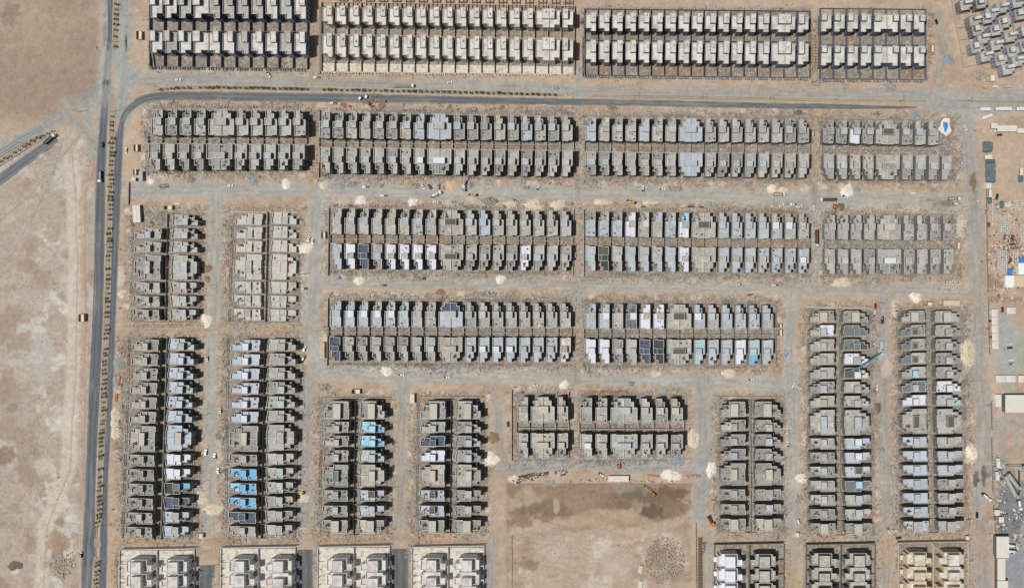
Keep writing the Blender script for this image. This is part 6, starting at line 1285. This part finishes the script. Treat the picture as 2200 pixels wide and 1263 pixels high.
mixer(937,418,25,"white concrete mixer truck below the second block"); mixer(2119,1067,-42,"white concrete mixer truck on the right-hand road"); mixer(2190,1083,-78,"white concrete mixer truck beside the silos"); mixer(2170,1171,180,"upper mixer truck beside the workshop"); mixer(2171,1183,180,"lower mixer truck beside the workshop")
def boxlorry(px, py, a, L, label, cabl=True):
    r = vroot("box_lorry", px, py, a, label, "lorry"); h = L/2; b = MB(); b.box(-h,h-(2.4 if cabl else 0),-1.25,1.25,1.0,3.7); b.obj("box_body", PT['white'], r)
    if cabl: truck_cab(r, h-1.15, 'white')
    wheels_at(r, [h-1.2,-h+1.1,-h+2.4], 1.05)
boxlorry(2115,236,180,8,"short white trailer parked on the right-hand road", False); boxlorry(2154,235,180,13.5,"long white lorry, middle of the parked three"); boxlorry(2199,235,180,13.5,"white lorry cut by the right edge"); boxlorry(2119,252,200,8.5,"white trailer parked askew below the lorries", False); boxlorry(2143,993,90,8,"grey tank lorry left of the blue beam"); boxlorry(2141,1021,90,7,"grey lorry left of the silos")
def flatbed(px, py, a, L, label):
    r = vroot("flatbed_truck", px, py, a, label, "truck"); h = L/2; truck_cab(r, h-1.1, 'white', 2.1); b = MB(); b.box(-h,h-2.6,-1.25,1.25,1.0,1.25)
    for s in (-1, 1): b.box(-h,h-2.6,min(s*1.25,s*1.1),max(s*1.25,s*1.1),1.25,1.7)
    b.obj("flatbed", mat("bed_steel",(120,112,104),stain=.15), r); f = MB(); f.box(h-2.6,h-2.45,-1.2,1.2,1.25,2.9); f.obj("headboard", PT['dkmetal'], r); wheels_at(r, [h-1.2,-h+1,-h+2.3], 1.05); return r
flatbed(783,218,148,11,"flatbed truck parked askew, front one below the median"); r = flatbed(806,213,167,17.5,"long flatbed truck behind the askew one")
r = vroot("lorry_crane", 800,214,0,"folded dark loading crane over the two flatbed trucks","crane"); b = MB(); b.beam((-2.5,-4,2.5),(2.2,4.5,5.0),.3,.35); b.obj("boom", PT['dkmetal'], r); b = MB(); b.beam((2.2,4.5,5.0),(6.5,2.8,3.4),.28,.3); b.obj("jib", PT['dkmetal'], r); b = MB(); b.cyl((-2.5,-4,-.05),(-2.5,-4,2.7),.4,n=10); b.box(-3.1,-1.9,-4.6,-3.4,.4,1.3); b.obj("crane_base", PT['dkmetal'], r)
def excavator(px, py, a, c, label, boom=6.0, tracked=True, name="excavator"):
    r = vroot(name, px, py, a, label, "excavator" if tracked else "loader")
    if tracked:
        for s in (-1, 1): t = MB(); t.prof([(-1.9,.15),(-1.6,0),(1.6,0),(1.9,.15),(1.9,.6),(1.6,.8),(-1.6,.8),(-1.9,.6)], min(s*.9,s*1.45), max(s*.9,s*1.45)); t.obj("track", tyre_m, r)
    else: wheels_at(r, (-1.6,1.5), 1.0, .65, .45)
    b = MB(); b.box(-1.9,1.3,-1.15,1.15,.85,1.9,0,True,.08); b.obj("body", PT[c], r); e = MB(); e.box(-1.85,-.7,-1.0,1.0,1.9,2.25,0,False,.1); e.obj("engine_cover", PT['dkmetal'], r)
    k = MB(); k.box(-.3,1.2,.25,1.1,1.9,3.0,0,True,.12); k.obj("cab", glassv, r); kr = MB(); kr.box(-.25,1.15,.3,1.05,3.0,3.08); kr.obj("cab_roof", PT[c], r)
    m = MB(); m.beam((1.0,-.3,1.6),(1.0+boom*.5,-.3,4.0),.4,.55); m.obj("boom", PT[c], r); m = MB(); m.beam((1.0+boom*.5,-.3,4.0),(1.0+boom,-.3,2.3),.32,.42); m.obj("arm", PT[c] if tracked else PT['dkmetal'], r)
    q = MB(); x = 1.0+boom; q.hexa([(x-.5,-.9,.6),(x+.6,-.9,.6),(x+.6,.4,.6),(x-.5,.4,.6),(x-.2,-.9,2.3),(x+.25,-.9,2.3),(x+.25,.4,2.3),(x-.2,.4,2.3)]); q.obj("bucket", PT['dkmetal'], r)
excavator(1330,1001,95,'orange',"orange excavator below the longer block"); excavator(1404,1062,140,'digger',"yellow excavator working in the brown field", 9); excavator(1794,444,-100,'orange',"orange excavator above the right middle block",5.5); excavator(1361,435,165,'digger',"yellow backhoe above the centre middle block",4.5,False,"backhoe_loader"); excavator(1020,419,180,'digger',"yellow wheeled loader right of the truck crane",4.0,False,"wheeled_loader"); excavator(648,1058,170,'digger',"yellow wheeled loader on the pale heap",4.0,False,"wheeled_loader"); excavator(1896,690,95,'dkmetal',"small dark loader above the concrete pump",2.5,False,"wheeled_loader")
r = vroot("truck_crane", 997,399,90,"pale truck crane with its boom up towards the second block","crane"); truck_cab(r,-3.9,'bluegrey',1.9); b = MB(); b.box(-3,4,-1.25,1.25,.9,1.6); b.obj("carrier", PT['bluegrey'], r); b = MB(); b.beam((-1.0,0,2.6),(9.5,-1.3,7.5),.6,.7); b.obj("boom", PT['silver'], r); b = MB(); b.box(-2,.6,-1,1,1.6,2.7); b.obj("turntable", PT['white'], r)
for x in (-2.8, 3.6): b = MB(); b.box(x-.15,x+.15,-2.8,2.8,.3,.6); b.obj("outrigger", PT['dkmetal'], r)
wheels_at(r, (-3.6,-2,2,3.2), 1.05)
r = vroot("concrete_pump", 1894,748,90,"concrete pump truck with a long turquoise boom over the villa roofs","pump truck"); b = MB(); b.box(-3.5,5.5,-1.2,1.2,.9,1.9); b.obj("carrier", PT['silver'], r); truck_cab(r,-4.6,'white'); wheels_at(r, (-4.2,3,4.3,1.7), 1.05)
for (dx, dy) in ((3.8,6.6),(3.8,-5.4),(-7.6,-4.4),(-6.0,3.0)): b = MB(); b.beam((-1.2 if dx < 0 else 1.2,(1 if dy > 0 else -1)*.9,1.3),(dx,dy,.15),.35,.35); b.obj("outrigger", PT['white'], r)
b = MB(); b.cyl((-1.5,0,1.8),(-1.5,0,3.6),.6,n=12); b.obj("boom_base", PT['teal'], r)
_P = [Wp(1894,758,4), Wp(1852,786,13), Wp(1818,798,15), Wp(1813,797,12)]; _Z = [3.6, 15.5, 15.0, 12.0]; rx, ry = r.location.x, r.location.y
loc = [(yy-ry, -(xx-rx), z) for (xx, yy), z in zip([Wp(1894,758,3.6), Wp(1852,786,15.5), Wp(1819,799,15), Wp(1813,797,12)], _Z)]
for i, w in enumerate((.85,.6,.3)): b = MB(); b.beam(loc[i], loc[i+1], w, w); b.obj("boom_section", PT['teal'], r)
b = MB(); b.beam((loc[0][0]+.6,loc[0][1]+.3,loc[0][2]+.5),(loc[1][0]+.5,loc[1][1]+.3,loc[1][2]+.7),.4,.4); b.obj("boom_section", PT['teal'], r)
r = vroot("truck_crane", 1528,1120,-62,"dark truck crane with a long orange jib at the field corner","crane"); truck_cab(r,-4.2,'black',2.0); b = MB(); b.box(-3.2,4.5,-1.2,1.2,.9,1.7); b.obj("carrier", PT['dkmetal'], r); b = MB(); b.box(1.2,3.6,-1.6,1.6,1.7,2.9); b.obj("turntable", PT['orange'], r); wheels_at(r, (-3.8,-2.4,2,3.3), 1.05)
loc = []
for px, py, z in ((1532,1129,2.8),(1609,1157,12.0)): x, y = Wp(px, py, z); dx, dy = x-r.location.x, y-r.location.y; c, s = math.cos(R(62)), math.sin(R(62)); loc.append((dx*c-dy*s, dx*s+dy*c, z))
b = MB(); b.beam(loc[0], loc[1], .3, .4); b.obj("jib", mat("jib_rust",(150,92,52),stain=.1), r); b = MB(); b.box(2,2.4,-3.2,3.2,.3,.6); b.obj("outrigger", PT['dkmetal'], r)
# batching plant
silo = mat("silo_steel", (160,160,152), rough=.5, stain=.12)
for i, (p, q, l) in enumerate((((2160,1022),(2183,1066),"left lying cement silo of the batching plant"),((2165,1017),(2186,1046),"right lying cement silo of the batching plant"))):
    a, c = Wp(*p, 4), Wp(*q, 4); mb = MB(); mb.cyl((*a, 4+i*.6), (*c, 4.5+i*.6), 1.7, n=20); r = empty("cement_silo", (0,0,0), 0, l, "silo"); mb.obj("shell", silo, r); cp = MB(); cp.cyl((c[0],c[1],4.6+i*.6),(c[0],c[1],7.2+i*.6),1.5,1.3,16); cp.obj("filter_cap", silo, r)
    for t in (.12,.5,.88): m = MB(); x, y = a[0]+(c[0]-a[0])*t, a[1]+(c[1]-a[1])*t; m.box(x-.3,x+.3,y-1.2,y+1.2,-.1,3.3); m.obj("cradle", PT['dkmetal'], r)
a, c = Wp(2166,1000,5), Wp(2210,1012,5); r = empty("gantry", (0,0,0), 0, "blue steel gantry over the batching yard at the right edge", "gantry"); mb = MB(); mb.box(a[0],c[0],a[1]-.5,a[1],4.2,5); mb.obj("beam", mat("gantry_blue",(70,92,104),stain=.1), r); mb = MB(); mb.box(a[0]+12,c[0],c[1],a[1]-.5,4.3,4.5); mb.obj("deck", mat("gantry_deck",(126,146,150),stain=.1), r)
for x in (a[0]+.4, a[0]+14): mb = MB(); mb.box(x-.2,x+.2,a[1]-.45,a[1]-.05,-.1,4.2); mb.obj("leg", PT['dkmetal'], r)
mb = MB(); a, c = Wp(2188,1012,3), Wp(2192,1062,3); mb.beam((*a,4.2),(*c,1.5),1.0,.5); tag(mb.obj("conveyor", PT['dkmetal']), "dark conveyor beside the cement silos", "conveyor")
for x in (2196,): mound(2210,1150,16,26,'u',"in the batching yard at the right edge")
# small shrubs in the front yards of the white villas
_sb = MB(); _sr = random.Random(9)
for _ in range(46):
    a, u = _sr.uniform(0, 6.3), _sr.random()**.5*.9; c = (math.cos(a)*u, math.sin(a)*u, _sr.uniform(.9,2.3)-u*.5); s = _sr.uniform(.15,.4); d = [(_sr.uniform(-1,1)*s, _sr.uniform(-1,1)*s, _sr.uniform(-.6,1)*s) for _ in range(3)]
    _sb.tri(*[(c[0]+q[0], c[1]+q[1], c[2]+q[2]) for q in d])
_sp = bpy.data.objects.new("yard_tree", None); _t = MB(); _t.cyl((0,0,0),(0,0,1.4),.09,.06,6); _tt = bpy.data.objects.new("trunk", _t.mesh("trunk", trunk_m)); _tt.parent = _sp; _cc = bpy.data.objects.new("crown", _sb.mesh("crown", bush_m[0])); _cc.parent = _sp; CH[_sp.name] = [_tt, _cc]
for bi, (x0, x1, t) in enumerate(((257,416,"first"),(475,633,"second"),(683,836,"third"),(886,1039,"fourth"))):
    for side, px in (("left", x0+5), ("right", x1-5)):
        for i in range(5):
            x, y = Wp(px+_sr.uniform(-2,2), 1190+i*15.5+_sr.uniform(-2,2)); k = _sr.uniform(.7,1.3)
            r = clone(_sp, (x, y, .1), _sr.uniform(0,6), "%s small tree from the top in the %s yards of the %s white block" % (nth(i+1), side, t), "yard trees of the white villas", (k,k,k)); r["category"] = "tree"
# unfinished foundations above the cream block
br = mat("brown_footings", (120,94,76), stain=.2)
for i in range(18):
    for j in range(2):
        mb = MB(); w_ = 3.4
        for q in ((-w_,w_,-2.2,-1.9),(-w_,w_,1.9,2.2),(-w_,-w_+.3,-1.9,1.9),(.2,.5,-1.9,1.9),(w_-.3,w_,-1.9,1.9)): mb.box(*q,-.2,1.2,0,False)
        if i == 0 and j == 0: fme = mb.mesh("foundation", br)
        o = bpy.data.objects.new("foundation", fme); C.objects.link(o); x, y = Wp(738+i*28.5, 1+j*12+i*.25-4, 1); o.location = (x, y, 0); tag(o, "%s brown foundation from left in the %s row above the cream block" % (ORD[i], ("upper","lower")[j]), "foundation", "brown foundations at the top edge")
